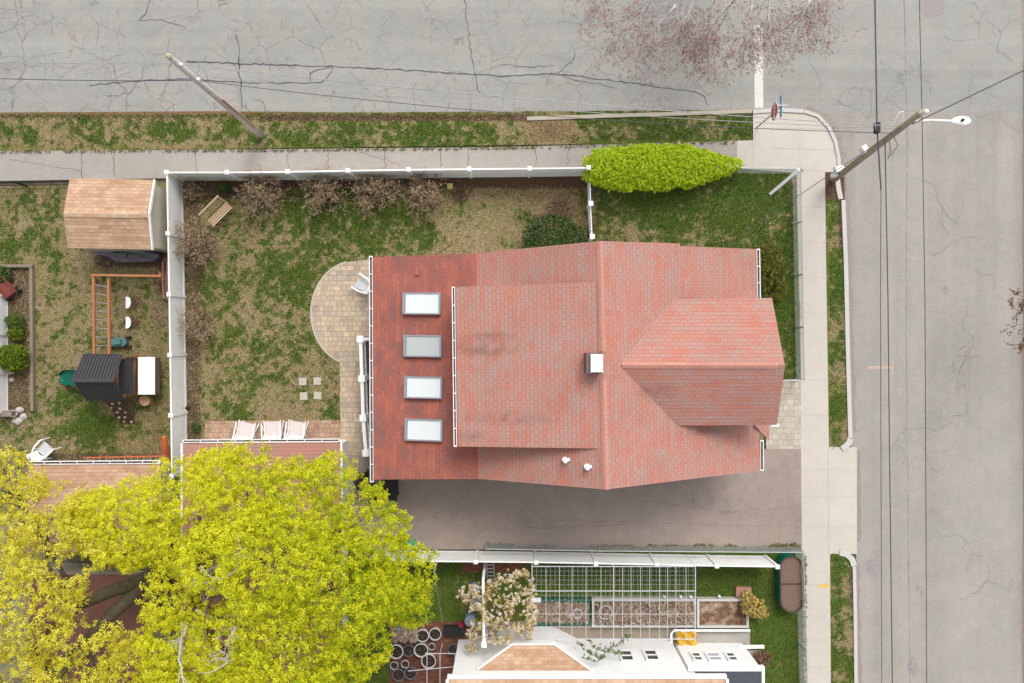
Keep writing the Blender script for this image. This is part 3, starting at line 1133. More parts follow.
for (x0, x1) in ((main_x(zr2), fx),):
    # house-shaped block
    prof = [(yl, 2.6), (yh, 2.6), (yh, ze2 - .02), (ym, zr2 - .14), (yl, ze2 - .02)]
    n = len(prof)
    mb.face([(x1, y, z) for y, z in prof])
    mb.face([(x0, y, z) for y, z in prof[::-1]])
    for i in range(n):
        j = (i + 1) % n
        mb.face([(x0, prof[i][0], prof[i][1]), (x0, prof[j][0], prof[j][1]), (x1, prof[j][0], prof[j][1]), (x1, prof[i][0], prof[i][1])][::-1])
mb.box(EN.x - .5, fx - .02, yl + .02, yh - .02, 0, 2.62)
mb.build('front_gable_wall', M['siding'], house)
# small hood beside the front gable
mb = MB()
a = P(756, 425, 3.3)
mb.slab([P(755, 424, 3.45), P(769, 424, 3.0), P(769, 440, 3.0), P(755, 426, 3.45)], .1)
mb.build('porch_hood', M['roof'], house)

# body of the house, gable shaped
mb = MB()
shear = .021
def yN(x): return 3.36 - .32 + shear * (x - 3.0)
def yS(x): return -4.9 + .32 + shear * (x - 3.0)
xw, xk, xr_, xe = WN.x + .35, KN.x, RN.x, EN.x - .35
prof = [(xw, 0), (xw, ZE - .06), (xk, ZK - .2), (xr_, ZR - .2), (xe, ZE - .02), (xe, 0)]
mb.face([(x, yS(x), z) for x, z in prof[::-1]])
mb.face([(x, yN(x), z) for x, z in prof])
for i in range(len(prof)):
    j = (i + 1) % len(prof)
    (x0, z0), (x1, z1) = prof[i], prof[j]
    mb.face([(x0, yS(x0), z0), (x1, yS(x1), z1), (x1, yN(x1), z1), (x0, yN(x0), z0)])
mb.build('wall', M['siding'], house)

# ridge caps
def ridge_cap(a, b, n1, n2, wd, parent, mat):
    """n1,n2: points on both slopes that give the slope directions"""
    mb = MB()
    ax = (b - a).normalized()
    for q in (n1, n2):
        d = q - a
        d = d - ax * d.dot(ax)
        d.normalize()
        up = Vector((0, 0, .03))
        pts = [a + up, b + up, b + d * wd + up, a + d * wd + up]
        mb.slab(pts, .025)
    return mb.build('ridge_cap', mat, parent)

chim_y0, chim_y1 = P(0, 351, 6.3).y, P(0, 377, 6.3).y
ridge_cap(RN.copy(), RN.lerp(RS, .445), KN.lerp(KN, 0), EN, .13, house, M['roof_cap'])
ridge_cap(RN.lerp(RS, .555), RS.copy(), KN, EN, .13, house, M['roof_cap'])
ridge_cap(g0 + Vector((.15, 0, 0)), g1 - Vector((.25, 0, 0)), nE1, sE1, .13, house, M['roof_cap'])

# chimney
c = P(595.5, 363.5, 6.9)
mb = MB()
mb.box(c.x - .28, c.x + .22, c.y - .34, c.y + .34, 5.7, 6.65)
ch = mb.build('chimney', simple('chimney_flashing', A(122, 106, 104), .2, 9, .7), house)
mb = MB()
mb.box(c.x - .14, c.x + .26, c.y - .30, c.y + .30, 6.652, 6.78)
mb.box(c.x - .10, c.x + .24, c.y - .27, c.y + .27, 6.78, 6.83)
mb.build('chimney_cap', M['white'], ch)

# skylights on the extension roof
sa = (WN - KN)
for i, (x, y, m) in enumerate(((422, 303.5, 'glass'), (422.8, 346, 'shade'), (423.5, 387.5, 'glass'), (424, 430, 'glass'))):
    z = ZE + (x - 373) / 100 * (ZK - ZE)
    c = P(x, y, z + .14)
    tilt = -math.atan2(ZK - ZE, KN.x - WN.x)
    mb = MB()
    Lx, Ly = 1.36, .76
    for (ox, oy, sx, sy) in ((0, Ly / 2, Lx + .05, .05), (0, -Ly / 2, Lx + .05, .05), (Lx / 2, 0, .07, Ly - .05), (-Lx / 2, 0, .10, Ly - .05)):
        mt = Matrix.Translation(c) @ Matrix.Rotation(R(-.8), 4, 'Z') @ Matrix.Rotation(tilt, 4, 'Y') @ Matrix.Translation((ox, oy, -.03))
        mb.mbox(mt, (sx, sy, .20))
    mt = Matrix.Translation(c) @ Matrix.Rotation(R(-.8), 4, 'Z') @ Matrix.Rotation(tilt, 4, 'Y') @ Matrix.Translation((-Lx / 2 - .09, 0, -.115))
    mb.mbox(mt, (.02, Ly + .34, .03))
    sk = mb.build('skylight', M['greyframe'], house)
    if m == 'shade':
        sk['label'] = 'skylight with its grey blind drawn'
    mb = MB()
    mt = Matrix.Translation(c) @ Matrix.Rotation(R(-.8), 4, 'Z') @ Matrix.Rotation(tilt, 4, 'Y') @ Matrix.Translation((.015, 0, .03))
    mb.mbox(mt, (Lx - .09, Ly - .052, .02))
    mb.build('pane', M[m], sk)

# vent pipes and small roof details
for (x, y, h_) in ((565, 460, .42), (587, 467, .42)):
    z = 5.58 if x < 570 else 5.98
    c = P(x, y, z)
    mb = MB()
    mb.lathe((c.x, c.y, c.z - .1), [(.11, 0), (.10, .14), (.06, .15), (.06, h_)], 12)
    mb.obox((c.x + .04, c.y, c.z + .06), (.24, .10, .05), R(20))
    mb.build('vent_pipe', M['white'], house)
mb = MB()
c = P(417, 271, 3.53)
mb.obox((c.x, c.y, c.z), (.16, .3, .03), 0, -.12)
mb.build('replacement_shingle', simple('tan_shingle_patch', A(176, 110, 92), .1), house)

# gutters: trough with hangers
def gutter(a, b, parent, side=-1, z_off=0.0, wd=.12):
    a, b = Vector(a), Vector(b)
    d = (b - a).normalized()
    n = Vector((-d.y, d.x, 0)) * side
    mb = MB()
    mb.bar(a + n * wd, b + n * wd, .025, .11)
    mb.bar(a + n * .012, b + n * .012, .02, .10)
    L = (b - a).length
    k = int(L / .62)
    for i in range(k + 1):
        p = a + d * (.02 + (L - .04) * i / max(1, k))
        mb.bar(p + n * .02 + Vector((0, 0, .05)), p + n * wd + Vector((0, 0, .05)), .03, .012)
    for p in (a, b):
        mb.bar(p + n * .0, p + n * (wd + .012), .02, .10)
    g = mb.build('gutter', M['white'], parent)
    m2 = MB()
    m2.bar(a + n * (wd / 2) + Vector((0, 0, -.045)), b + n * (wd / 2) + Vector((0, 0, -.045)), wd - .01, .012)
    m2.build('gutter_bed', M['bed'], g)
    return g

gutter(WN + Vector((-.02, .03, -.06)), WS + Vector((-.02, -.1, -.06)), house, -1)
gutter(D[1] + Vector((-.02, 0, -.04)), D[2] + Vector((-.02, 0, -.04)), house, -1, wd=.10)
gutter(EN + Vector((.02, 0, -.06)), EN.lerp(ES, .23) + Vector((.02, 0, -.06)), house, 1)
gutter(EN.lerp(ES, .865) + Vector((.03, 0, -.06)), ES + Vector((.02, 0, -.06)), house, 1)
# downspout shoe by the porch
mb = MB()
c = P(775, 425, 2.6)
mb.obox((c.x, c.y, c.z), (.3, .1, .1))
mb.tube([P(771, 425, 2.6), (P(771, 425, 2.6).x - .3, c.y, .2)], .04, 6)
mb.build('downspout', M['white'], house)
# windows in the walls (seen from the side only)
def window(parent, c, axis, w_, h_, frame=M['white'], pane=M['pane']):
    mb = MB()
    mp_ = MB()
    c = Vector(c)
    if axis == 'x':
        s = lambda a, b, d: (a, d, b)
    else:
        s = lambda a, b, d: (d, a, b)
    for (oa, ob, sa_, sb) in ((0, h_ / 2, w_ + .1, .08), (0, -h_ / 2, w_ + .1, .08), (w_ / 2, 0, .08, h_ - .08), (-w_ / 2, 0, .08, h_ - .08), (0, 0, w_ - .08, .05)):
        mb.mbox(Matrix.Translation(c + Vector(s(oa, ob, 0))), s(sa_, sb, .09))
    f = mb.build('window', frame, parent)
    mp_.mbox(Matrix.Translation(c), s(w_ - .06, h_ - .06, .04))
    mp_.build('pane', pane, f)
    return f

for x in (-3.6, -.4, 4.4, 7.2):
    window(house, (x, yS(x) - .02, 1.7), 'x', .9, 1.2)
    window(house, (x, yN(x) + .02, 1.7), 'x', .9, 1.2)
for y in (1.0, -.2, -1.4):
    window(house, (fx + .02, y - .6, 3.9), 'y', .7, 1.1)
mb = MB()
mb.box(fx, fx + .05, -1.9, -1.0, .3, 2.35)
dr = mb.build('door', simple('front_door', A(110, 60, 50), .1), house)
mb = MB()
mb.box(fx + .051, fx + .10, -1.84, -1.78, 1.2, 1.3)
mb.build('handle', M['steel'], dr)

# ------------------------------------------------------------------ white fences
def vinyl_fence(name, label, posts, h, group=None, face=0):
    """posts: pixel positions of the post caps"""
    zt = GZ + h
    q = [P(x, y, zt) for x, y in posts]
    t = thing(name, label, 'fence', (q[0].x, q[0].y, GZ), 0, group)
    for i in range(len(q) - 1):
        a, b = q[i], q[i + 1]
        d = (b - a).normalized()
        a2, b2 = a + d * .07, b - d * .07
        mb = MB()
        n = int((b2 - a2).length / .16)
        nn = Vector((-d.y, d.x, 0))
        for k in range(n):
            p0 = a2.lerp(b2, k / n)
            p1 = a2.lerp(b2, (k + 1) / n - .025)
            lo, hi = GZ + .14, zt - .12
            mid = (lo + hi) / 2
            mb.bar((p0.x, p0.y, mid), (p1.x, p1.y, mid), .03, hi - lo)
        mb.bar((a2.x, a2.y, (lo + hi) / 2), (b2.x, b2.y, (lo + hi) / 2), .022, hi - lo - .01)
        pn = mb.build('panel', M['vinylpanel'], t)
        mb = MB()
        mb.bar((a2.x, a2.y, zt - .09), (b2.x, b2.y, zt - .09), .055, .09)
        mb.build('rail', M['white'], pn)
        mb = MB()
        mb.bar((a2.x, a2.y, GZ + .09), (b2.x, b2.y, GZ + .09), .05, .12)
        mb.build('rail', M['white'], pn)
    for p in q:
        mb = MB()
        mb.box(p.x - .055, p.x + .055, p.y - .055, p.y + .055, 0, zt - .03)
        po = mb.build('post', M['vinyl'], t)
        mb = MB()
        mb.box(p.x - .085, p.x + .085, p.y - .085, p.y + .085, zt - .03, zt + .01)
        r_ = .085
        top = (p.x, p.y, zt + .05)
        cs = [(p.x - r_, p.y - r_, zt + .011), (p.x + r_, p.y - r_, zt + .011), (p.x + r_, p.y + r_, zt + .011), (p.x - r_, p.y + r_, zt + .011)]
        for k in range(4):
            mb.face([cs[k], cs[(k + 1) % 4], top])
        mb.build('post_cap', M['white'], po)
    return t

vinyl_fence('privacy_fence', 'white vinyl privacy fence round the back lawn, along the asphalt footpath and the shed side',
            [(588.5, 167.5), (529.7, 168.3), (469, 168.9), (408.3, 169.5), (347.7, 170.5), (287.4, 171.6), (226.6, 172.2), (166.4, 172.2),
             (167.5, 233.4), (168.7, 294.4), (169.6, 355), (170.5, 415.5), (171.5, 476)], 1.50)
vinyl_fence('privacy_fence', 'long white vinyl fence between the driveway and the vegetable garden',
            [(355, 561), (415, 561.5), (475.7, 562), (536, 562.6), (596, 563.8), (656.6, 565), (717, 566.2), (777.7, 567)], 1.55)

# short picket run by the golden hedge
pk = thing('picket_fence', 'short white picket fence run between the golden hedge and the house', 'fence', P(590, 200))
q = [P(590.2, 172, 1.2), P(590.8, 203.5, 1.2), P(592.3, 236.5, 1.2)]
for i, p in enumerate(q):
    mb = MB()
    mb.box(p.x - .06, p.x + .06, p.y - .06, p.y + .06, 0, 1.2)
    po = mb.build('post', M['white'], pk)
    mb = MB()
    mb.box(p.x - .095, p.x + .095, p.y - .095, p.y + .095, 1.2, 1.25)
    mb.build('post_cap', M['white'], po)
for i in range(2):
    a, b = q[i], q[i + 1]
    mb = MB()
    mb.bar((a.x, a.y - .06, .35), (b.x, b.y + .06, .35), .05, .09)
    mb.bar((a.x, a.y - .06, 1.0), (b.x, b.y + .06, 1.0), .05, .09)
    for k in range(1, 9):
        p = a.lerp(b, k / 9)
        mb.box(p.x - .015, p.x + .015, p.y - .04, p.y + .04, .15, 1.1)
    mb.build('picket_panel', M['white'], pk)

# chain-link fences
def chain_link(label, line, h, step=2.3):
    zt = GZ + h
    q = [P(x, y, zt) for x, y in line]
    t = thing('chain_link_fence', label, 'fence', (q[0].x, q[0].y, GZ))
    mw = MB()
    for i in range(len(q) - 1):
        a, b = q[i], q[i + 1]
        L = (b - a).length
        d = (b - a) / L
        hh = h - .06
        s = .075
        for k in range(int(-hh / s), int(L / s) + 1):
            for sg in (1, -1):
                u0, u1 = k * s, k * s + hh
                z0, z1 = (GZ + .03, GZ + .03 + hh) if sg > 0 else (GZ + .03 + hh, GZ + .03)
                c0, c1 = max(u0, 0), min(u1, L)
                if c1 - c0 < .02:
                    continue
                za = z0 + (z1 - z0) * (c0 - u0) / hh
                zb = z0 + (z1 - z0) * (c1 - u0) / hh
                pa, pb = a + d * c0, a + d * c1
                mw.tube([(pa.x, pa.y, za), (pb.x, pb.y, zb)], .0033, 3, False)
    mw.build('wire_mesh', M['steel'], t)
    mr = MB()
    for i in range(len(q) - 1):
        mr.tube([q[i], q[i + 1]], .02, 6)
    mr.build('top_rail', M['steel'], t)
    for i in range(len(q) - 1):
        n = max(1, round((q[i + 1] - q[i]).length / step))
        for k in range(n + (1 if i == len(q) - 2 else 0)):
            p = q[i].lerp(q[i + 1], k / n)
            mb = MB()
            mb.tube([(p.x, p.y, 0), (p.x, p.y, zt + .04)], .028, 8)
            mb.build('post', M['steel'], t)
    return t

chain_link('low wire mesh fence round the front lawn beside the concrete pavement', [(742, 168.2), (800.8, 168.5), (804.5, 380), (780, 381)], .95)
chain_link('low wire mesh fence along the foot of the driveway and down past the oval planter', [(486, 549), (600, 551), (803.5, 552.5), (808, 700)], .9)

# white tilted post at the lawn corner
mb = MB()
mb.bar(P(770, 194, GZ + .0), P(799, 169.5, 1.25), .12, .12)
tag(mb.build('timber_post', M['white'], None), 'white square post leaning outwards over the front lawn corner', 'post')

# black railing at the far left
bf = thing('metal_railing', 'low black metal railing along the footpath left of the shed', 'fence', P(0, 184))
q0, q1 = P(-40, 182.5, .9), P(68, 181.5, .9)
mb = MB()
for z in (.25, .88):
    mb.bar((q0.x, q0.y, z), (q1.x, q1.y, z), .03, .04)
n = 34
for k in range(n + 1):
    p = q0.lerp(q1, k / n)
    mb.tube([(p.x, p.y, GZ), (p.x, p.y, .98)], .008, 4)
mb.build('railing_panel', M['dark'], bf)
for k in range(3):
    p = q0.lerp(q1, k / 2)
    mb = MB()
    mb.box(p.x - .03, p.x + .03, p.y - .03, p.y + .03, 0, 1.05)
    mb.build('post', M['dark'], bf)

# ------------------------------------------------------------------ garden shed
shed = thing('garden_shed', 'small garden shed with tan shingle roof and beige walls beside the white fence', 'shed', P(112, 214, 0))
ze, zr = 2.2, 2.66
NW, NE = P(69.7, 178.4, ze), P(153.7, 179.8, ze)
SW, SE = P(67.6, 248, ze), P(151.6, 249.5, ze)
RW, RE = P(63.5, 213.5, zr), P(148.3, 214.5, zr)
mb = MB()
mb.slab([RW, RE, NE, NW], .07)
mb.slab([SW, SE, RE, RW], .07)
mb.build('roof', M['roof_tan'], shed)
ridge_cap(RW + Vector((.02, 0, 0)), RE - Vector((.02, 0, 0)), NW, SW, .15, shed, shingle('pale_cap_shingles', A(206, 166, 134), A(222, 186, 154), A(236, 208, 180), A(188, 148, 120), .16, .4, .04))
mb = MB()
x0, x1 = SW.x + .12, SE.x - .02
y0, y1, yr = SE.y + .12, NE.y - .12, RE.y
prof = [(y0, 0), (y1, 0), (y1, ze - .06), (yr, zr - .1), (y0, ze - .06)]
mb.face([(x1, y, z) for y, z in prof])
mb.face([(x0, y, z) for y, z in prof[::-1]])
for i in range(5):
    j = (i + 1) % 5
    mb.face([(x0, prof[i][0], prof[i][1]), (x0, prof[j][0], prof[j][1]), (x1, prof[j][0], prof[j][1]), (x1, prof[i][0], prof[i][1])][::-1])
mb.build('wall', M['beige'], shed)
mb = MB()
for a, b in ((NE, RE), (RE, SE)):
    o = Vector((.03, 0, -.03))
    mb.bar(a + o, b + o, .05, .12)
mb.build('barge_board', M['white'], shed)

# tarp-covered stack by the shed
mb = MB()
c = [P(100, 250), P(160, 250), P(163, 257), P(158, 262), P(120, 263), P(114, 258), P(98, 254)]
n = 10
top = [(p.x, p.y) for p in c]
mb.prism(top, GZ, [.75, .8, .7, .45, .42, .55, .6])
mb2 = mb
for (x, y, z) in ((118, 255, .78), (135, 256, .7), (150, 255, .82)):
    p = P(x, y, z)
    mb.obox((p.x, p.y, z - .1), (.6, .16, .14), R(random.uniform(-8, 8)), .1)
tag(mb.build('covered_woodpile', simple('grey_black_tarp', A(122, 122, 128), .35, 5, .45, .6)), 'low stack under a crumpled dark grey tarp against the shed', 'woodpile')

# ------------------------------------------------------------------ play tower with black roof
play = thing('play_tower', 'timber play tower with ribbed black roof, green slide and climbing ramp', 'play tower', P(98, 378))
ze, zr = 1.95, 2.75
NWp, NEp = P(84, 353.5, ze), P(122.7, 354, ze)
SWp, SEp = P(87, 401, ze), P(125, 400, ze)
RWp, REp = P(73, 380, zr), P(114.7, 380, zr)
for (a, b, c_, d_) in ((RWp, REp, NEp, NWp), (SWp, SEp, REp, RWp)):
    mb = MB()
    nr = 13
    for k in range(nr):
        t0, t1 = k / nr, (k + .55) / nr
        # rib up, then valley
        up = Vector((0, 0, .05))
        if a is RWp:
            A0, A1, B0, B1 = a.lerp(b, t0), a.lerp(b, t1), d_.lerp(c_, t0), d_.lerp(c_, t1)
        else:
            A0, A1, B0, B1 = d_.lerp(c_, t0), d_.lerp(c_, t1), a.lerp(b, t0), a.lerp(b, t1)
        mb.slab([A0 + up, A1 + up, B1 + up, B0 + up], .05)
    mb.slab([a, b, c_, d_], .03)
    mb.build('roof_panel', M['corr'], play)
mb = MB()
mb.bar(RWp + Vector((0, 0, .05)), REp + Vector((0, 0, .05)), .16, .05)
mb.build('ridge_strip', M['charcoal'], play)
for (x, y) in ((88, 358), (119, 358), (88, 396), (119, 396)):
    p = P(x, y, 1.9)
    mb = MB()
    mb.box(p.x - .045, p.x + .045, p.y - .045, p.y + .045, 0, 1.9)
    mb.build('post', M['wood'], play)
mb = MB()
a, b = P(88, 358, 1.0), P(119, 396, 1.0)
mb.box(a.x, b.x, b.y, a.y, .95, 1.02)
mb.build('deck', M['wood'], play)
# slide: trough swept down towards the left
mb = MB()
s0, s1 = P(88, 378, .98), P(60, 378, .2)
N_ = 12
prev = None
for k in range(N_ + 1):
    t = k / N_
    x = s0.x + (s1.x - s0.x) * t
    z = s0.z + (s1.z - s0.z) * (t * t * (3 - 2 * t))
    wv = .31 if k < N_ - 3 else .31 * math.sqrt(max(.05, 1 - ((k - N_ + 3) / 3.1) ** 2))
    sec = [(x, s0.y + wv, z + .16), (x, s0.y + wv * .85, z + .03), (x, s0.y + wv * .5, z), (x, s0.y - wv * .5, z), (x, s0.y - wv * .85, z + .03), (x, s0.y - wv, z + .16)]
    if prev:
        for i in range(5):
            mb.face([prev[i], prev[i + 1], sec[i + 1], sec[i]])
            mb.face([tuple(Vector(q_) - Vector((0, 0, .02))) for q_ in (sec[i], sec[i + 1], prev[i + 1], prev[i])])
    prev = sec
mb.build('slide', M['green'], play, smooth=True)
# climbing ramp with holds
r0, r1, r2, r3 = P(104, 400, 1.0), P(121, 400, 1.0), P(135.5, 423.5, GZ), P(122, 424, GZ)
mb = MB()
mb.slab([r0, r3, r2, r1], .05)
ramp = mb.build('climbing_ramp', M['brownboard'], play)
hold_m = [simple('hold_cream', A(226, 206, 170), .05), simple('hold_grey', A(196, 200, 204), .05), simple('hold_orange', A(224, 168, 110), .05)]
for k, (u, v) in enumerate(((.35, .15), (.8, .12), (.1, .32), (.6, .36), (.3, .5), (.8, .52), (.15, .72), (.55, .72), (.3, .9), (.8, .92))):
    p = r0.lerp(r1, u).lerp(r3.lerp(r2, u), v)
    mb = MB()
    mb.lathe((p.x, p.y, p.z), [(.06, 0), (.055, .03), (.03, .05)], 8)
    mb.build('hold', hold_m[k % 3], ramp)
# lean-to beside the tower
mb = MB()
mb.slab([P(119, 357, 1.62), P(133, 357.5, 1.4), P(133.5, 394.5, 1.4), P(119, 395, 1.62)], .05)
mb.build('side_panel', M['dark'], play)
for (x, y) in ((126, 360), (126, 392)):
    p = P(x, y, 1.1)
    mb = MB()
    mb.box(p.x - .04, p.x + .04, p.y - .04, p.y + .04, 0, 1.2)
    mb.build('post', M['wood'], play)
# monkey bars: two long beams, rungs, end frame
mbt = MB()
a0, a1 = P(93.8, 276, 2.0), P(94.3, 354, 2.0)
b0, b1 = P(108.8, 279, 2.0), P(109.5, 354, 2.0)
for p0, p1 in ((a0, a1), (b0, b1)):
    mb = MB()
    mb.bar(p0, p1, .085, .11)
    mb.build('beam', M['wood'], play)
for k in range(1, 9):
    mb = MB()
    mb.tube([a0.lerp(a1, k / 9), b0.lerp(b1, k / 9)], .014, 6)
    mb.build('rung', M['greyframe'], play)
mb = MB()
mb.bar(P(91.5, 275, 2.02), P(161, 276, 2.02), .085, .11)
mb.build('swing_beam', M['wood'], play)
for (x, y, x2, y2) in ((93, 276, 96, 281), (109, 279, 112, 284), (160, 276, 159, 284), (160, 276, 159, 270)):
    mb = MB()
    mb.bar(P(x, y, 1.95), P(x2, y2, GZ), .08, .08)
    mb.build('post', M['wood'], play)

# deck box with white lid
db = thing('storage_box', 'long storage box with white lid and dark sides beside the play tower', 'storage box', P(147, 376))
mb = MB()
a, b = P(138.5, 393.5, .7), P(153.5, 358, .7)
mb.box(a.x, b.x, a.y, b.y, GZ, .66)
mb.build('body', M['brownboard'], db)
mb = MB()
c1, c2 = P(138, 357, .84), P(154.5, 394, .84)
mb.slab([P(138, 357, .92), P(154.8, 357, .8), P(154.8, 394.5, .8), P(138, 394.5, .92)], .06)
mb.build('lid', M['white'], db)
mb = MB()
mb.slab([P(155, 358, .78), P(160, 358, .5), P(160, 394, .5), P(155, 394, .78)], .04)
mb.build('side_flap', simple('olive_brown_plastic', A(108, 100, 84), .1), db)
mb = MB()
mb.bar(P(134.5, 357, .6), P(134.5, 394, .6), .12, .1)
mb.build('timber_edge', M['wood'], db)

# stump, discs, mower
mb = MB()
p = P(148, 400)
mb.lathe((p.x, p.y, GZ), [(.24, 0), (.225, .3), (.215, .32)], 18)
st = tag(mb.build('tree_stump', M['stump']), 'round sawn log stool beside the storage box', 'stump')
for nm, y, lb in (('a', 302.5, 'white half-round swing seat nearer the shed, over bare soil'), ('b', 322.5, 'white half-round swing seat nearer the mower, over bare soil')):
    p = P(127.5, y, .4)
    mb = MB()
    pr = [(p.x + .24 * math.cos(a), p.y + .24 * math.sin(a)) for a in [R(-90 + 15 * k) for k in range(13)]]
    pr = [(x - .1 if abs(x - p.x) < .01 else x, yy) for x, yy in pr]
    mb.prism([(x * .6 + p.x * .4, yy) for x, yy in pr], .38, .43)
    sw_ = mb.build('swing_seat', M['white'])
    tag(sw_, lb, 'swing', 'white swing seats')
    mb = MB()
    for yy in (.2, -.2):
        mb.tube([(p.x, p.y + yy, .4), (p.x, p.y + yy * .9, .9)], .006, 4)
    if 0:
        pass

mw_ = thing('lawn_mower', 'small teal lawn mower with black wheels next to the play tower', 'mower', P(121, 342), R(2))
mb = MB()
mb.prism([(-.42, -.13), (-.1, -.19), (.25, -.17), (.36, -.08), (.36, .08), (.25, .17), (-.1, .19), (-.42, .13)], .12, .3)
mb.prism([(-.15, -.1), (.18, -.1), (.18, .1), (-.15, .1)], .3, .42)
mb.build('body', M['teal'], mw_, True)
for (x, y) in ((-.4, -.2), (-.4, .2), (.38, -.2), (.38, .2)):
    mb = MB()
    mb.tube([(x, y - .03, .12), (x, y + .03, .12)], .12, 12)
    mb.build('wheel', M['dark'], mw_, True)
mb = MB()
for y in (-.14, .14):
    mb.tube([(.35, y, .3), (.62, y * 1.2, .75)], .014, 5)
mb.tube([(.62, -.17, .75), (.62, .17, .75)], .016, 5)
mb.build('handle', M['dark'], mw_, True)

# pink sled along the fence
mb = MB()
pl = [P(163, 262, .3), P(165.5, 258, .3), P(167.5, 264, .3), P(168, 290, .3), P(167, 299, .3), P(164, 298, .3), P(162.8, 285, .3)]
mb.tube([tuple(p) for p in pl] + [tuple(pl[0])], .045, 6)
tag(mb.build('plastic_hoop', M['pink']), 'faded pink plastic hoop propped along the white fence', 'hoop')

# garden wagon
wg = thing('garden_wagon', 'small rusty red garden wagon with black wheels', 'wagon', P(10.7, 288), R(-52))
mb = MB()
mb.box(-.40, .40, -.22, .22, .26, .29)
for (x0, x1, y0, y1) in ((-.42, -.39, -.24, .24), (.39, .42, -.24, .24), (-.39, .39, -.24, -.21), (-.39, .39, .21, .24)):
    mb.box(x0, x1, y0, y1, .24, .46)
mb.build('tray', M['red'], wg, True)
for (x, y) in ((-.3, .3), (.3, .3), (-.3, -.3), (.3, -.3)):
    mb = MB()
    mb.tube([(x, y - .04, .14), (x, y + .04, .14)], .14, 12)
    wh = mb.build('wheel', M['dark'], wg, True)
    mb = MB()
    mb.tube([(x, y - .05, .14), (x, y + .05, .14)], .05, 8)
    mb.build('hub', M['steel'], wh, True)

# timber edging of the shrub bed
mb = MB()
mb.bar(P(-20, 266, .2), P(33.5, 266, .2), .12, .2)
mb.bar(P(32.2, 268, .2), P(33.2, 411, .2), .12, .2)
mb.bar(P(28, 340, .12), P(32, 340, .12), .1, .12)
tag(mb.build('bed_edging', M['greytimber']), 'grey timber edging round the narrow shrub bed at the left edge', 'edging')

# lattice screen
lt = thing('lattice_screen', 'white lattice screen at the left edge beside the round green shrub', 'screen', P(5, 350))
mb = MB()
a, b = P(7.5, 296, .12), P(8.5, 411, .12)
X0 = a.x
L = a.y - b.y
hh = .62
for k in range(int(-hh / .09), int(L / .09) + 1):
    for sg in (1, -1):
        u0, u1 = max(0, k * .09), min(L, k * .09 + hh)
        if u1 - u0 < .03:
            continue
        z0 = u0 - k * .09
        z1 = u1 - k * .09
        if sg < 0:
            z0, z1 = hh - z0, hh - z1
        mb.bar((X0 + .006 * sg, a.y - u0, GZ + .05 + z0), (X0 + .006 * sg, a.y - u1, GZ + .05 + z1), .01, .035)
mb.build('lattice', M['white'], lt)
mb = MB()
mb.bar((X0, a.y, GZ + .05 + hh), (X0, b.y, GZ + .05 + hh), .05, .05)
mb.build('rail', M['white'], lt)
mb = MB()
mb.bar((X0, a.y, GZ + .04), (X0, b.y, GZ + .04), .05, .05)
mb.build('rail', M['white'], lt)
for k in range(4):
    y = a.y + (b.y - a.y) * k / 3
    mb = MB()
    mb.box(X0 - .05, X0 + .05, y - .05, y + .05, 0, GZ + .8)
    mb.build('post', M['white'], lt)
# a second, sloping length with a capped end
mb = MB()
p = P(5, 412, .5)
mb.box(p.x - .35, p.x + .25, p.y - .12, p.y + .02, GZ, .5)
mb.box(p.x - .4, p.x + .3, p.y - .18, p.y + .06, .5, .56)
tag(mb.build('garden_wall', M['greytimber']), 'low grey timber block below the lattice screen', 'wall')

# rocks
RK = [(14, 414, .2, 'pale flat rock in the corner rock pile, next to the lattice'), (20, 410, .17, 'pale rock at the top of the corner rock pile'), (24, 417, .18, 'pale rock at the lawn side of the rock pile'),
      (18, 421, .2, 'largest pale rock at the bottom of the rock pile'), (11, 372, .14, 'small white stone alone below the round green shrub'), (12, 380, .12, 'smaller white stone further down the shrub bed')]
for (x, y, r_, lb) in RK:
    p = P(x, y)
    mb = MB()
    n = 9
    ph = [random.uniform(.75, 1.2) for _ in range(n)]
    for i, (rr_, z) in enumerate(((1, 0), (1.05, .25), (.8, .55), (.4, .7))):
        for k in range(n):
            a = 2 * math.pi * k / n
            mb.v.append((p.x + r_ * rr_ * ph[k] * math.cos(a), p.y + r_ * .8 * rr_ * ph[k] * math.sin(a), GZ + z * r_ * ph[(k * 2) % n]))
    for i in range(3):
        for k in range(n):
            mb.f.append([i * n + k, i * n + (k + 1) % n, (i + 1) * n + (k + 1) % n, (i + 1) * n + k])
            mb.uv += [(0, 0)] * 4
    mb.f.append([3 * n + k for k in range(n)])
    mb.uv += [(0, 0)] * n
    tag(mb.build('rock', M['rock']), lb, 'rock', 'stones in the shrub bed')

# ------------------------------------------------------------------ chairs and bench
def plastic_chair(name, label, loc, rot):
    t = thing(name, label, 'chair', loc, rot)
    mb = MB()
    mb.prism([(-.24, -.22), (.24, -.26), (.24, .26), (-.24, .22)], .40, .43)
    mb.build('seat', simple('grey_white_plastic', A(214, 216, 218), .05), t, True)
    mb = MB()
    m = Matrix.Translation((-.36, 0, .66)) @ Matrix.Rotation(R(-24), 4, 'Y')
    for k in range(5):
        mb.mbox(m @ Matrix.Translation((0, -.19 + .095 * k, .0 + .03 * (2 - abs(k - 2)))), (.025, .085, .52))
    mb.build('backrest', M['white'], t, True)
    for s in (-1, 1):
        mb = MB()
        mb.tube([(-.34, s * .24, .62), (-.1, s * .31, .64), (.18, s * .32, .63), (.3, s * .30, .58)], [.03, .04, .04, .035], 6)
        mb.build('armrest', M['white'], t, True)
        for x in (-.25, .28):
            mb = MB()
            mb.tube([(x, s * .29, .6), (x * 1.1, s * .31, 0)], [.03, .025], 6)
            mb.build('leg', M['white'], t, True)
    return t

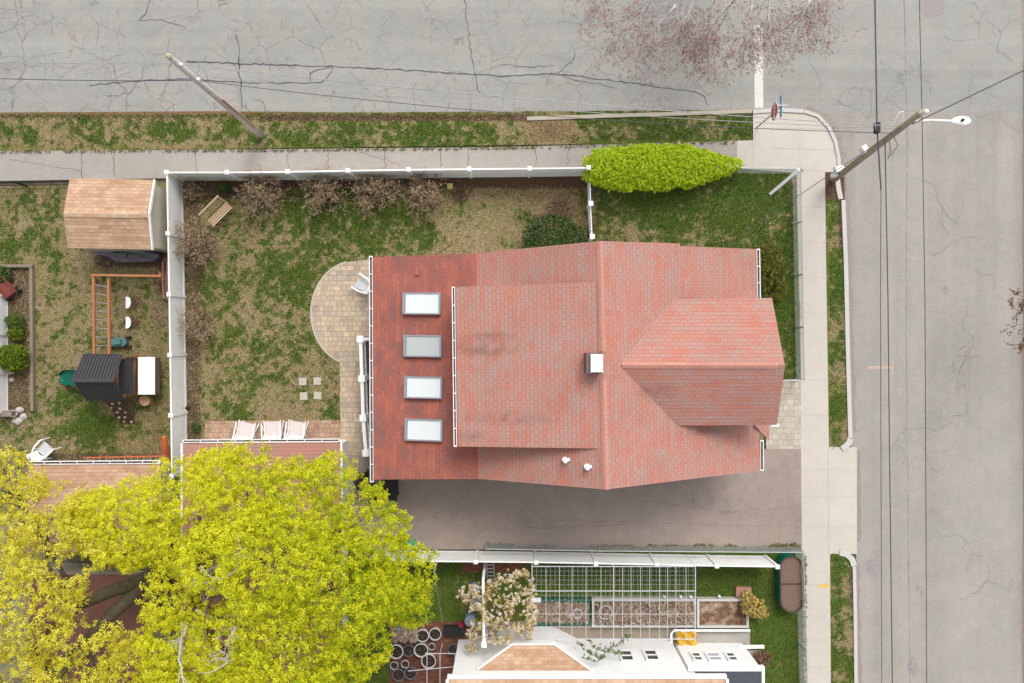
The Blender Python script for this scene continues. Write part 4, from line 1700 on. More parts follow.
plastic_chair('plastic_chair', 'white plastic armchair alone on the grass by the tan roof', P(51, 448, GZ), R(48))
plastic_chair('plastic_chair', 'white chair on the round patio, half under the roof gutter', P(364, 285, GZ), R(-32 + 180))

def lounger(label, loc, rot, proto=None):
    if proto:
        return dup(proto, loc, rot, label)
    t = thing('lounge_chair', label, 'lounge chair', loc, rot, 'white lounge chairs on the brick path')
    fr = M['white']
    sl_ = simple('off_white_sling', A(238, 226, 222), .05, 4, .7)
    mb = MB()                                   # seat: front at +y
    mb.slab([(-.27, .38, .42), (-.27, -.12, .33), (.27, -.12, .33), (.27, .38, .42)], .02)
    mb.build('seat', sl_, t, True)
    mb = MB()
    mb.slab([(-.27, -.125, .335), (-.27, -.62, .92), (.27, -.62, .92), (.27, -.125, .335)], .02)
    mb.build('backrest', sl_, t, True)
    mb = MB()
    mb.obox((0, -.56, .90), (.42, .16, .07), 0)
    mb.build('headrest', sl_, t, True)
    for s in (-1, 1):
        mb = MB()
        mb.tube([(s * .3, .42, .43), (s * .3, -.12, .33), (s * .3, -.64, .95)], .02, 6)
        mb.build('side_rail', fr, t, True)
        mb = MB()
        mb.tube([(s * .33, .34, .62), (s * .33, -.36, .62)], .025, 6)
        mb.build('armrest', fr, t, True)
        mb = MB()
        mb.tube([(s * .33, .30, .62), (s * .32, -.30, 0)], .016, 6)
        mb.build('leg', fr, t, True)
        mb = MB()
        mb.tube([(s * .30, -.30, .62), (s * .30, .36, 0)], .016, 6)
        mb.build('leg', fr, t, True)
    t.scale = (1.12, 1.12, 1.12)
    return t

l0 = lounger('white folding lounge chair farthest from the house, turned towards the lawn, above the maroon roof', P(249, 431.5, GZ), R(-12))
lounger('white folding lounge chair in the middle of the row on the brick path', P(276, 430.5, GZ), R(2), l0)
lounger('white folding lounge chair nearest the house in the row on the brick path', P(299, 430.5, GZ), R(-8), l0)

bn = thing('garden_bench', 'pale slatted wooden bench set at an angle in the corner of the white fence', 'bench', P(222.5, 215), R(45))
mb = MB()
for k in range(4):
    mb.box(-.58, .58, -.24 + .095 * k, -.24 + .095 * k + .07, .40, .43)
mb.build('seat', M['palewood'], bn, True)
mb = MB()
for k in range(4):
    mb.mbox(Matrix.Translation((0, .22 + .04 * k, .50 + .10 * k)) @ Matrix.Rotation(R(20), 4, 'X'), (1.10, .02, .07))
for x in (-.56, .56):
    mb.bar((x, .17, .42), (x, .37, .86), .06, .05)
mb.bar((-.6, .38, .885), (.6, .38, .885), .06, .05)
mb.build('backrest', M['palewood'], bn, True)
bn.scale = (.94, .94, .94)
for s in (-1, 1):
    for y in (-.20, .13):
        mb = MB()
        mb.box(s * .54 - .035, s * .54 + .035, y - .035, y + .035, 0, .40)
        mb.build('leg', M['palewood'], bn, True)

# stepping stones
for (x, y, lb) in ((302.8, 381.5, 'square stepping stone, upper left of the four in the lawn'), (317.5, 381, 'square stepping stone, upper right of the four in the lawn'),
                   (304, 396, 'square stepping stone, lower left of the four in the lawn'), (317.8, 395.5, 'square stepping stone, lower right of the four in the lawn')):
    p = P(x, y)
    mb = MB()
    mb.obox((p.x, p.y, GZ + .02), (.31, .31, .05), R(random.uniform(-4, 4)))
    tag(mb.build('stepping_stone', M['slab']), lb, 'paving slab', 'stepping stones in the back lawn')

# side porch with white railing (west side of the house)
po = thing('side_porch', 'narrow brown deck with white baluster railing along the back of the house', 'porch', P(366, 395))
mb = MB()
a, b = P(363, 454, .75), P(378, 338, .75)
mb.box(a.x, b.x, a.y, b.y, GZ, .74)
mb.build('deck', simple('brown_decking', A(96, 78, 70), .15, 9), po)
rl = [P(360.5, 339, 1.75), P(362, 378.5, 1.75), P(363.2, 418, 1.75), P(366, 453, 1.75)]
for p in rl:
    mb = MB()
    mb.box(p.x - .09, p.x + .09, p.y - .1, p.y + .1, GZ, 1.78)
    pp = mb.build('post', M['white'], po)
    mb = MB()
    mb.box(p.x - .13, p.x + .13, p.y - .13, p.y + .13, 1.78, 1.84)
    mb.build('post_cap', M['white'], pp)
for i in range(3):
    a, b = rl[i], rl[i + 1]
    d = (b - a).normalized()
    mb = MB()
    mb.bar(a + d * .1, b - d * .1, .13, .06)
    mb.bar(a + d * .1 + Vector((0, 0, -.85)), b - d * .1 + Vector((0, 0, -.85)), .06, .06)
    n = 11
    for k in range(1, n):
        p = (a + d * .1).lerp(b - d * .1, k / n)
        mb.box(p.x - .02, p.x + .02, p.y - .02, p.y + .02, .9, 1.72)
    mb.build('railing', M['white'], po)
mb = MB()
mb.bar(rl[0] + Vector((.1, 0, 0)), Vector((rl[0].x + .55, rl[0].y, 1.75)), .11, .06)
mb.build('end_rail', M['white'], po)

# wheelie bins at the head of the driveway
def bin_(label, loc, rot, s=1.0, col='dark'):
    t = thing('rubbish_bin', label, 'bin', loc, rot)
    mb = MB()
    mb.prism([(-.22 * s, -.25 * s), (.22 * s, -.25 * s), (.22 * s, .25 * s), (-.22 * s, .25 * s)], .05, .98)
    mb.build('body', M[col], t, True)
    mb = MB()
    mb.slab([(-.27 * s, -.3 * s, 1.0), (.27 * s, -.3 * s, 1.0), (.27 * s, .3 * s, 1.08), (-.27 * s, .3 * s, 1.08)], .05)
    mb.tube([(-.2 * s, .33 * s, 1.03), (.2 * s, .33 * s, 1.03)], .02, 6)
    mb.build('lid', M[col], t, True)
    for x in (-.2, .2):
        mb = MB()
        mb.tube([(x * s - .03, .26 * s, .1), (x * s + .03, .26 * s, .1)], .1, 10)
        mb.build('wheel', M['charcoal'], t, True)
    return t

bin_('black wheeled bin beside the maroon roof, partly under the tree', P(366, 478, GZ), R(20))
bin_('black wheeled bin nearest the house at the head of the driveway', P(392, 487, GZ), R(5), 1.25)
bin_('black wheeled bin between its neighbours, mostly under leaves', P(378, 490, GZ), R(-5), .9)
mb = MB()
p = P(413, 543)
mb.lathe((p.x, p.y, GZ), [(.16, 0), (.2, .3), (.22, .32)], 14)
tag(mb.build('garden_tub', simple('turquoise_plastic', A(60, 170, 165), .08)), 'turquoise plastic tub under the big tree by the driveway', 'tub')

# small things in the back garden
mb = MB()
p = P(450, 186, .5)
mb.box(p.x - .11, p.x + .11, p.y - .11, p.y + .11, .45, .5)
mb.tube([(p.x, p.y, 0), (p.x, p.y, .45)], .025, 6)
tag(mb.build('garden_marker', simple('lime_plastic', A(206, 206, 120), .08)), 'pale yellow square marker on a stake below the white fence', 'marker')
mb = MB()
p = P(252, 186)
mb.prism([(p.x - .2, p.y - .18), (p.x + .2, p.y - .1), (p.x + .16, p.y + .2), (p.x - .18, p.y + .12)], GZ, .4)
p = P(188, 408, 1.3)
mb2 = MB()
mb2.lathe((p.x, p.y, 1.2), [(.05, 0), (.11, .05), (.11, .12), (.04, .2)], 10)
mb2.bar((p.x, p.y, 1.25), (p.x - .25, p.y, 1.35), .02, .02)
tag(mb2.build('fence_lamp', M['dark']), 'small black lamp mounted on the inside of the white fence', 'lamp')

# ------------------------------------------------------------------ garages at lower left
g1_ = thing('garage', 'garage with brown-tan shingle roof and white gutter, under the golden tree', 'garage', P(100, 490, 0))
mb = MB()
mb.slab([P(28, 465.5, 2.3), P(160, 464.5, 2.3), P(163, 513, 2.75), P(28, 514, 2.75)], .08)
mb.slab([P(28, 514.3, 2.75), P(163, 513.3, 2.75), P(160, 552, 2.3), P(28, 553, 2.3)], .08)
mb.build('roof', M['roof_tan2'], g1_)
a, b = P(32, 552, 2.2), P(157, 469, 2.2)
mb = MB()
mb.box(a.x, b.x, a.y + .1, b.y, 0, 2.2)
mb.build('wall', M['beige'], g1_)
gutter(P(28, 464.6, 2.28), P(160, 463.6, 2.28), g1_, 1)

g3_ = thing('garage', 'low building with dark red shingle roof seen through the bare fork of the tree', 'garage', P(100, 620, 0))
mb = MB()
mb.slab([P(30, 575, 2.7), P(148, 575, 2.3), P(148, 720, 2.3), P(30, 720, 2.7)], .08)
mb.build('roof', shingle('dark_red_shingles', A(142, 106, 96), A(150, 106, 94), A(158, 110, 96), A(126, 92, 84)), g3_)
a, b = P(34, 715, 2.2), P(144, 579, 2.2)
mb = MB()
mb.box(a.x, b.x, a.y, b.y, 0, 2.2)
mb.build('wall', M['beige'], g3_)

g2_ = thing('garage', 'garage with maroon shingle roof and white gutters, under the big yellow-green tree', 'garage', P(260, 520, 0))
mb = MB()
mb.slab([P(183, 443.5, 2.4), P(340, 442.5, 2.4), P(341, 560, 3.1), P(183, 561, 3.1)], .08)
mb.slab([P(183, 561.3, 3.1), P(341, 560.3, 3.1), P(342, 700, 2.4), P(183, 700, 2.4)], .08)
mb.build('roof', M['roof_maroon'], g2_)
a, b = P(187, 690, 2.3), P(336, 447, 2.3)
mb = MB()
mb.box(a.x, b.x, a.y, b.y, 0, 2.3)
mb.build('wall', M['siding'], g2_)
gutter(P(183, 442.6, 2.38), P(340, 441.6, 2.38), g2_, 1, wd=.1)
mb = MB()
mb.bar(P(341.5, 442.5, 2.42), P(342.5, 560, 3.08), .06, .1)
mb.bar(P(182, 443.5, 2.42), P(182, 560, 3.08), .06, .1)
mb.bar(P(182, 561, 3.08), P(182, 700, 2.42), .06, .1)
mb.build('barge_board', M['white'], g2_)

# orange ladder and rolled tarp
ld = thing('extension_ladder', 'orange extension ladder lying along the edge of the tan roof', 'ladder', P(120, 461, 0))
mb = MB()
la, lb_ = P(84, 457.6, 1.5), P(166, 456.0, 1.5)
lc, ldn = P(84, 462.6, 1.5), P(166, 461.4, 1.5)
for p0, p1 in ((la, lb_), (lc, ldn)):
    mb = MB()
    mb.bar(p0, p1, .04, .07)
    mb.build('rail', M['orange'], ld)
for k in range(13):
    mb = MB()
    mb.tube([la.lerp(lb_, (k + .5) / 13), lc.lerp(ldn, (k + .5) / 13)], .016, 5)
    mb.build('rung', M['steel'], ld)
mb = MB()
for x in (90, 160):
    mb = MB()
    mb.tube([P(x, 460, 1.46), P(x, 460, 0)], .03, 6)
    mb.build('foot', M['greyframe'], ld)
mb = MB()
mb.tube([P(164, 437, 1.3), P(165, 445, 1.1), P(166, 455, .8), P(167, 466, .45)], [.08, .13, .14, .12], 10)
tag(mb.build('rolled_tarp', M['orange']), 'orange rolled plastic sheet leaning against the white fence', 'tarp')

# ------------------------------------------------------------------ poles, wires, sign
pole1 = thing('utility_pole', 'grey wooden utility pole standing in the grass verge at the left', 'utility pole', P(262, 136, GZ))
mb = MB()
b0_, t0_ = P(262, 136, 0), P(168.5, 56, 8.9)
mb.tube([b0_, b0_.lerp(t0_, .5), t0_], [.13, .115, .09], 14)
mb.build('shaft', M['polegrey'], pole1, smooth=True)
mb = MB()
mb.lathe((t0_.x, t0_.y, 8.85), [(.095, 0), (.095, .08), (.04, .13)], 10)
mb.build('cap', simple('yellowed_cap', A(198, 196, 164), .1), pole1)
mb = MB()
cc = b0_.lerp(t0_, .62)
mb.tube([b0_.lerp(t0_, .15) + Vector((.15, -.03, 0)), b0_.lerp(t0_, .55) + Vector((.14, -.03, 0))], .03, 6)
mb.build('conduit', M['wood'], pole1)
mb = MB()
for s in (.93, .78):
    p = b0_.lerp(t0_, s)
    mb.lathe((p.x + .15, p.y - .05, p.z), [(.04, 0), (.06, .06), (.04, .12)], 8)
mb.build('insulator', M['white'], pole1)

pole2 = thing('utility_pole', 'brown wooden utility pole with a white street lamp at the corner of the pavement', 'utility pole', P(832, 180, GZ))
b2_, t2_ = P(832, 181, 0), P(921, 112.5, 8.6)
mb = MB()
mb.tube([b2_, b2_.lerp(t2_, .5), t2_], [.135, .12, .10], 14)
mb.build('shaft', M['polewood'], pole2, smooth=True)
mb = MB()
arm0, arm1 = b2_.lerp(t2_, .90), P(951, 121, 7.9)
mb.tube([arm0, arm0.lerp(arm1, .5) + Vector((0, 0, .12)), arm1], .035, 8)
mb.build('lamp_arm', M['white'], pole2)
mb = MB()
for k in range(9):
    pass
prof = [(.02, 0), (.10, .08), (.15, .25), (.16, .40), (.12, .55), (.03, .62)]
n = 14
base = len(mb.v)
for (r_, s) in prof:
    for k in range(n):
        a = 2 * math.pi * k / n
        mb.v.append((arm1.x + s, arm1.y + r_ * math.cos(a), arm1.z + r_ * .55 * math.sin(a)))
for i in range(len(prof) - 1):
    for k in range(n):
        mb.f.append([base + i * n + k, base + i * n + (k + 1) % n, base + (i + 1) * n + (k + 1) % n, base + (i + 1) * n + k])
        mb.uv += [(0, 0)] * 4
lh = mb.build('lamp_head', M['white'], pole2, smooth=True)
mb = MB()
mb.lathe((arm1.x + .30, arm1.y, arm1.z + .08), [(.045, 0), (.045, .07), (.03, .09)], 10)
mb.build('light_sensor', M['dark'], lh)
mb = MB()
mb.lathe((t2_.x + .14, t2_.y + .02, t2_.z - .1), [(.05, 0), (.085, .06), (.085, .12), (.05, .2)], 10)
for s in (.86,):
    p = b2_.lerp(t2_, s)
    mb.tube([p + Vector((-.12, .1, .1)), p + Vector((-.2, .35, .3)), p + Vector((-.35, .30, .35)), p + Vector((-.42, .1, .2)), p + Vector((-.42, -.1, 0))], .014, 6)
mb.build('insulator', M['white'], pole2)
mb = MB()
p = b2_.lerp(t2_, .48)
mb.obox((p.x - .16, p.y + .14, p.z), (.18, .26, .36), R(35))
mb.build('meter_box', M['white'], pole2)
mb = MB()
p = b2_.lerp(t2_, .15)
mb.obox((p.x - .14, p.y + .16, p.z), (.34, .22, .3), R(10))
mb.obox((p.x - .2, p.y + .0, p.z - .25), (.2, .2, .3), R(10))
mb.build('cable_guard', M['white'], pole2)
mb = MB()
p = P(877, 128, 6.7)
mb.box(p.x - .07, p.x + .07, p.y - .17, p.y + .17, 6.6, 6.8)
mb.build('splice_box', M['dark'], pole2)
mb = MB()
p = b2_.lerp(t2_, .68)
mb.tube([p + Vector((.1, 0, 0)), p + Vector((.25, -.35, -.2)), p + Vector((.2, -.6, -.3))], .014, 5)
mb.tube([p + Vector((.2, .1, .1)), p + Vector((.42, -.2, -.05)), p + Vector((.3, -.5, -.3))], .012, 5)
mb.build('cable_loop', M['wire'], pole2)


def wire(label, pts, rad, mat, sag=.0, n=14):
    """pts (px, py, z); sagging between consecutive points"""
    q = [P(*p) for p in pts]
    out = []
    for i in range(len(q) - 1):
        for k in range(n + (1 if i == len(q) - 2 else 0)):
            t = k / n
            p = q[i].lerp(q[i + 1], t)
            p.z -= sag * 4 * t * (1 - t)
            out.append(p)
    mb = MB()
    mb.tube(out, rad, 5)
    return tag(mb.build('overhead_wire', mat), label, 'wire', 'overhead wires')

wire('thick black cable above the street, nearest the kerb, north of the splice', [(874, -60, 6.7), (877, 128, 6.7), (881, 190, 6.65)], .025, M['wire'])
wire('thin black cable above the street, nearest the kerb, running south', [(881, 186, 6.65), (880.5, 320, 6.3), (882, 740, 6.2)], .012, M['wire'])
wire('dark cable above the street, second from the kerb', [(885, 140, 6.7), (888, 300, 6.4), (889.5, 450, 6.3), (893, 740, 6.3)], .018, M['wire'])
wire('pale mottled cable above the street, third from the kerb', [(903, -60, 7.2), (907.5, 125, 7.1), (906.5, 260, 6.9), (907.5, 450, 6.8), (911, 740, 6.8)], .019, M['wiregrey'])
wire('thin dark wire above the street, farthest from the kerb', [(918, -60, 8.3), (922, 114, 8.5), (925, 300, 8.0), (927, 740, 8.0)], .013, M['wire'])
wire('dark wire running from the lamp pole away over the street to the right', [(912, 124, 7.9), (1060, 53, 7.6)], .022, M['wire'])
wire('faint wire above the street close to the kerb', [(872, -60, 6.9), (875.5, 130, 6.8)], .009, M['wiregrey'])
a_, b_ = pole1, pole2
w1a, w2a = b0_.lerp(t0_, .93), b2_.lerp(t2_, .84)
w1b, w2b = b0_.lerp(t0_, .76), b2_.lerp(t2_, .76)


def wire3(label, a, b, rad, mat, sag, n=30):
    out = []
    for k in range(n + 1):
        t = k / n
        p = Vector(a).lerp(Vector(b), t)
        p.z -= sag * 4 * t * (1 - t)
        out.append(p)
    mb = MB()
    mb.tube(out, rad, 5)
    return tag(mb.build('overhead_wire', mat), label, 'wire', 'overhead wires')

wire3('upper pale wire strung between the two utility poles', w1a, w2a, .013, M['wiregrey'], .5)
wire3('lower dark wire strung between the two utility poles', w1b, w2b, .012, M['wire'], 1.0)
wire3('lower pale wire strung between the two utility poles', w1b + Vector((0, .1, .25)), w2b + Vector((0, .1, .2)), .011, M['wiregrey'], .8)
wire3('upper pale wire leaving the grey pole to the left', w1a, w1a + Vector((-16, .6, 0)), .012, M['wiregrey'], .5)
wire3('lower dark wire leaving the grey pole to the left', w1b, w1b + Vector((-16, .6, 0)), .013, M['wire'], .6)
wire3('thin service wire dropping from the lamp pole to the house', b2_.lerp(t2_, .86), P(722, 247.5, 4.25), .012, M['wire'], .3)

# stop sign facing the side street
sg = thing('stop_sign', 'red octagonal stop sign with street-name blade at the pavement corner', 'sign', P(757, 127, GZ))
sp = P(757, 127.5, GZ)
mb = MB()
mb.tube([(sp.x, sp.y, 0), (sp.x, sp.y, 3.05)], .03, 8)
mb.build('post', M['steel'], sg)


def octo(mb, x0, x1, cy_, cz, r_):
    pts = [(cy_ + r_ * math.cos(R(22.5 + 45 * k)), cz + r_ * math.sin(R(22.5 + 45 * k))) for k in range(8)]
    mb.face([(x0, y, z) for y, z in pts[::-1]])
    mb.face([(x1, y, z) for y, z in pts])
    for i in range(8):
        j = (i + 1) % 8
        mb.face([(x0, *pts[i]), (x0, *pts[j]), (x1, *pts[j]), (x1, *pts[i])])


mb = MB()
octo(mb, sp.x - .05, sp.x - .04, sp.y, 2.35, .38)
pl_ = mb.build('sign_panel', M['white'], sg)
mb = MB()
octo(mb, sp.x - .055, sp.x - .0505, sp.y, 2.35, .345)
mb.build('sign_face', M['signred'], pl_)
cu = bpy.data.curves.new('sign_text', 'FONT')
cu.body = 'STOP'
cu.size = .29
cu.offset = .012
cu.align_x = 'CENTER'
cu.align_y = 'CENTER'
cu.extrude = .002
tmp = bpy.data.objects.new('sign_text', cu)
COL.objects.link(tmp)
bpy.context.view_layer.update()
me = bpy.data.meshes.new_from_object(tmp.evaluated_get(bpy.context.evaluated_depsgraph_get()))
bpy.data.objects.remove(tmp)
# text plane to face -x: text x -> -y, text y -> z, text z -> -x
me.transform(Matrix(((0, 0, -1, 0), (-1, 0, 0, 0), (0, 1, 0, 0), (0, 0, 0, 1))))
me.transform(Matrix.Translation((sp.x - .058 - sg.location.x, sp.y - sg.location.y, 2.35 - sg.location.z)))
me.materials.clear()
me.materials.append(M['white'])
to = bpy.data.objects.new('lettering', me)
COL.objects.link(to)
to.parent = pl_
mb = MB()
mb.box(sp.x - .012, sp.x + .012, sp.y - .40, sp.y + .40, 2.86, 3.04)
mb.build('street_name_blade', M['signblue'], sg)
mb = MB()
mb.box(sp.x - .2, sp.x + .25, sp.y - .008, sp.y + .008, 3.06, 3.12)
mb.build('street_name_blade', M['white'], sg)

# ------------------------------------------------------------------ vegetable garden
tr = thing('garden_trellis', 'large white pipe and wire trellis standing over the vegetable beds', 'trellis', P(613, 605))
zt = 1.75
XS = [532, 546, 559.5, 572, 586, 601, 613.6, 622.5, 631, 640.5, 649.7, 659.5, 667.6, 676, 686, 695.4]
y0t, y1t = 566.5, 641
mb = MB()
for x in (532, 613.6, 695.4):
    mb.tube([P(x, y0t, zt), P(x, y1t, zt)], .02, 6)
for y in (y0t, 591, y1t - 2):
    mb.tube([P(532, y, zt), P(695.4, y, zt)], .019, 6)
mb.build('frame', M['trellis'], tr)
mb = MB()
for x in XS:
    if x in (532, 613.6, 695.4):
        continue
    mb.tube([P(x, y0t, zt + .02), P(x, y1t - (0 if x % 2 else 3), zt + .02)], .0115, 5)
for y in (614, 627):
    mb.tube([P(532, y, zt), P(695.4, y, zt)], .0115, 5)
mb.build('bar', M['trellis'], tr)
mb = MB()
k = 532
while k < 695:
    mb.tube([P(k, y0t, zt - .02), P(k, 600, zt - .02)], .007, 3, False)
    k += 4.6
for y in (571, 575.5, 580, 584.5, 595.5, 600):
    mb.tube([P(532, y, zt - .02), P(695.4, y, zt - .02)], .007, 3, False)
mb.build('wire_netting', M['steel'], tr)
for (x, y) in ((532, y0t), (613.6, y0t), (695.4, y0t), (532, 627), (613.6, 627), (695.4, 627)):
    p = P(x, y, zt)
    mb = MB()
    mb.tube([(p.x, p.y, 0), (p.x, p.y, zt)], .024, 6)
    mb.build('post', M['trellis'], tr)


def raised_bed(label, x0, y0, x1, y1, h, edge, soil=M['soil'], wd=.1):
    a, b = P(x0, y1, GZ + h), P(x1, y0, GZ + h)
    t = thing('raised_bed', label, 'raised bed', ((a.x + b.x) / 2, (a.y + b.y) / 2, GZ))
    mb = MB()
    z = GZ + h
    mb.box(a.x, b.x, b.y - wd, b.y, 0, z)
    mb.box(a.x, b.x, a.y, a.y + wd, 0, z)
    mb.box(a.x, a.x + wd, a.y + wd, b.y - wd, 0, z)
    mb.box(b.x - wd, b.x, a.y + wd, b.y - wd, 0, z)
    mb.build('edging', edge, t)
    # lumpy soil
    nx, ny = 30, 12
    mb = MB()
    def pt(i, j):
        x = a.x + wd + (b.x - a.x - 2 * wd) * i / nx
        y = a.y + wd + (b.y - a.y - 2 * wd) * j / ny
        return (x, y, z - .07 + random.Random(i * 91 + j).uniform(-.03, .03))
    for i in range(nx):
        for j in range(ny):
            mb.face([pt(i, j), pt(i + 1, j), pt(i + 1, j + 1), pt(i, j + 1)])
    mb.build('soil', soil, t)
    return t


raised_bed('pale timber raised bed with bare soil at the right of the trellis', 697, 599, 749, 628, .3, M['kerb'])
raised_bed('long pale timber raised bed under the trellis with old dry stalks', 592, 599, 696, 627.5, .3, M['kerb'])
raised_bed('green edged raised bed of dry stems under the left half of the trellis', 531, 600, 590, 625, .3, M['green'])
# dry stems in the beds
dead = leafmat('dead_stalks', [(0, A(140, 112, 92)), (.4, A(190, 164, 140)), (.8, A(222, 206, 186)), (1, A(120, 96, 80))], .1)
for (x0, y0, x1, y1, n, lb) in ((596, 603, 694, 624, 1500, 'pale dry stalks lying in the long bed under the trellis'), (534, 603, 588, 622, 1300, 'pale dry stalks in the green edged bed'), (392, 629, 417, 641, 500, 'heap of brown dry brush beside the pots')):
    u = rng.random(n)
    v = rng.random(n)
    cc = np.stack([(x0 + (x1 - x0) * u - 512) * m_per_px(.45), (341.5 - (y0 + (y1 - y0) * v)) * m_per_px(.45), .38 + .16 * rng.random(n)], 1)
    ang = rng.random(n) * 6.28
    L = .05 + .09 * rng.random(n)
    d = np.stack([np.cos(ang) * L, np.sin(ang) * L, rng.normal(size=n) * .04], 1)
    s = np.stack([-np.sin(ang), np.cos(ang), np.zeros(n)], 1) * (.008 + .014 * rng.random(n))[:, None]
    qd = np.stack([cc - s - d, cc + s - d, cc + s * .6 + d, cc - s * .6 + d], 1)
    o = raw_mesh('dry_plants', qd, dead, None, rng.random(n))
    o['kind'] = 'stuff'
    tag(o, lb, 'dry plants')

# white hose frame round the slab, yellow cloth
mb = MB()
mb.tube([P(676, 655, .35), P(672, 648, .35), P(671, 634, .35), P(674, 630.5, .35), P(690, 630.5, .35), P(750, 630.5, .3)], .05, 7)
tag(mb.build('drain_pipe', M['white']), 'white pipe bent round the stained concrete slab', 'pipe')
mb = MB()
for i in range(8):
    for j in range(8):
        f = lambda i, j: P(677 + 20 * i / 8 + random.Random(i * 7 + j).uniform(-.6, .6), 631 + 17 * j / 8 + random.Random(i + 31 * j).uniform(-.6, .6), .35 + .12 * math.sin(i * 1.3) * math.cos(j * 1.1))
        mb.face([f(i, j + 1), f(i + 1, j + 1), f(i + 1, j), f(i, j)])
p = P(687, 640, .2)
mb.box(p.x - .33, p.x + .33, p.y - .3, p.y + .3, GZ, .2)
tag(mb.build('yellow_sheet', M['yellow']), 'crumpled yellow plastic sheet on the concrete slab', 'sheet')
mb = MB()
mb.bar(P(739, 647, .5), P(764, 646.5, .5), .12, .1)
mb.tube([P(741, 647, .5), P(741, 647, 0)], .03, 6)
mb.tube([P(762, 646.5, .5), P(762, 646.5, 0)], .03, 6)
tag(mb.build('white_rail', M['white']), 'short white rail beside the grey porch roof', 'rail')
mb = MB()
p = P(743.5, 592, .25)
mb.obox((p.x, p.y, .2), (.62, .42, .2), R(-2))
tag(mb.build('paving_block', M['terracotta']), 'pinkish paving block at the end of the raised bed', 'block')
mb = MB()
for (x, y) in ((665, 597), (681.5, 597), (691, 597), (720, 596.5)):
    pass
for (x, y, lb) in ((664.5, 597, 'small white garden light, leftmost on the upper edge of the bed'), (681, 597, 'small white garden light, second on the upper edge of the bed'),
                   (691, 597, 'small white garden light, third on the upper edge of the bed'), (719.5, 596.5, 'small white garden light, rightmost and apart from the trellis')):
    p = P(x, y, .45)
    mb = MB()
    mb.lathe((p.x, p.y, .36), [(.03, 0), (.055, .04), (.05, .1), (.02, .13)], 10)
    mb.tube([(p.x, p.y, 0), (p.x, p.y, .37)], .012, 5)
    tag(mb.build('garden_light', M['white']), lb, 'garden light', 'garden lights along the raised bed')

# oval planter with green side
op = thing('oval_planter', 'tall green oval planter full of mulch by the wire fence', 'planter', P(791, 584))
cx0, w_, yA, yB = 791.5, 10.8, 557, 612
zt = .72
def stad(rpx, z):
    out = []
    c1, c2 = P(cx0, yA + w_, z), P(cx0 + .5, yB - w_, z)
    r_ = rpx * m_per_px(z)
    for k in range(13):
        a = R(180 * k / 12)
        out.append((c1.x + r_ * math.cos(a), c1.y + r_ * math.sin(a)))
    for k in range(13):
        a = R(180 + 180 * k / 12)
        out.append((c2.x + r_ * math.cos(a), c2.y + r_ * math.sin(a)))
    return out
mb = MB()
o1, o2 = stad(w_ + 1.0, zt), stad(w_ - .4, zt)
n = len(o1)
for i in range(n):
    j = (i + 1) % n
    mb.face([(*o1[i], GZ - .1), (*o1[j], GZ - .1), (*o1[j], zt), (*o1[i], zt)])
    mb.face([(*o2[i], zt), (*o2[j], zt), (*o2[j], zt - .2), (*o2[i], zt - .2)])
mb.build('tub', M['green'], op)
mb = MB()
for i in range(n):
    j = (i + 1) % n
    mb.face([(*o1[i], zt + .003), (*o1[j], zt + .003), (*o2[j], zt + .003), (*o2[i], zt + .003)])
mb.build('rim', M['brownboard'], op)
mb = MB()
mb.prism(o2, zt - .2, zt - .05)
mb.build('mulch', M['mulchsoil'], op)
mb = MB()
mb.bar(P(cx0 - w_, 584, zt - .03), P(cx0 + w_, 584, zt - .03), .03, .04)
mb.build('cross_brace', M['brownboard'], op)

# wire hoops among the dry stalks
for (x, y, r_, lb) in ((577.5, 614, 4.4, 'small white hoop lying among the stalks of the green edged bed'), (605.5, 613, 6.6, 'larger white hoop lying among the stalks of the long bed')):
    mb = MB()
    c = P(x, y, .62)
    rr_ = r_ * m_per_px(.6)
    mb.tube([(c.x + rr_ * math.cos(2 * math.pi * k / 20), c.y + rr_ * math.sin(2 * math.pi * k / 20), .58 + .02 * math.sin(k)) for k in range(21)], .018, 6, False)
    tag(mb.build('plant_hoop', M['trellis']), lb, 'hoop')
mb = MB()
p = P(536, 601.5, .5)
mb.tube([(p.x - .22, p.y, .35), (p.x + .2, p.y, .35)], .11, 12)
tag(mb.build('plastic_drum', M['white']), 'white plastic drum lying at the left end of the green edged bed', 'drum')

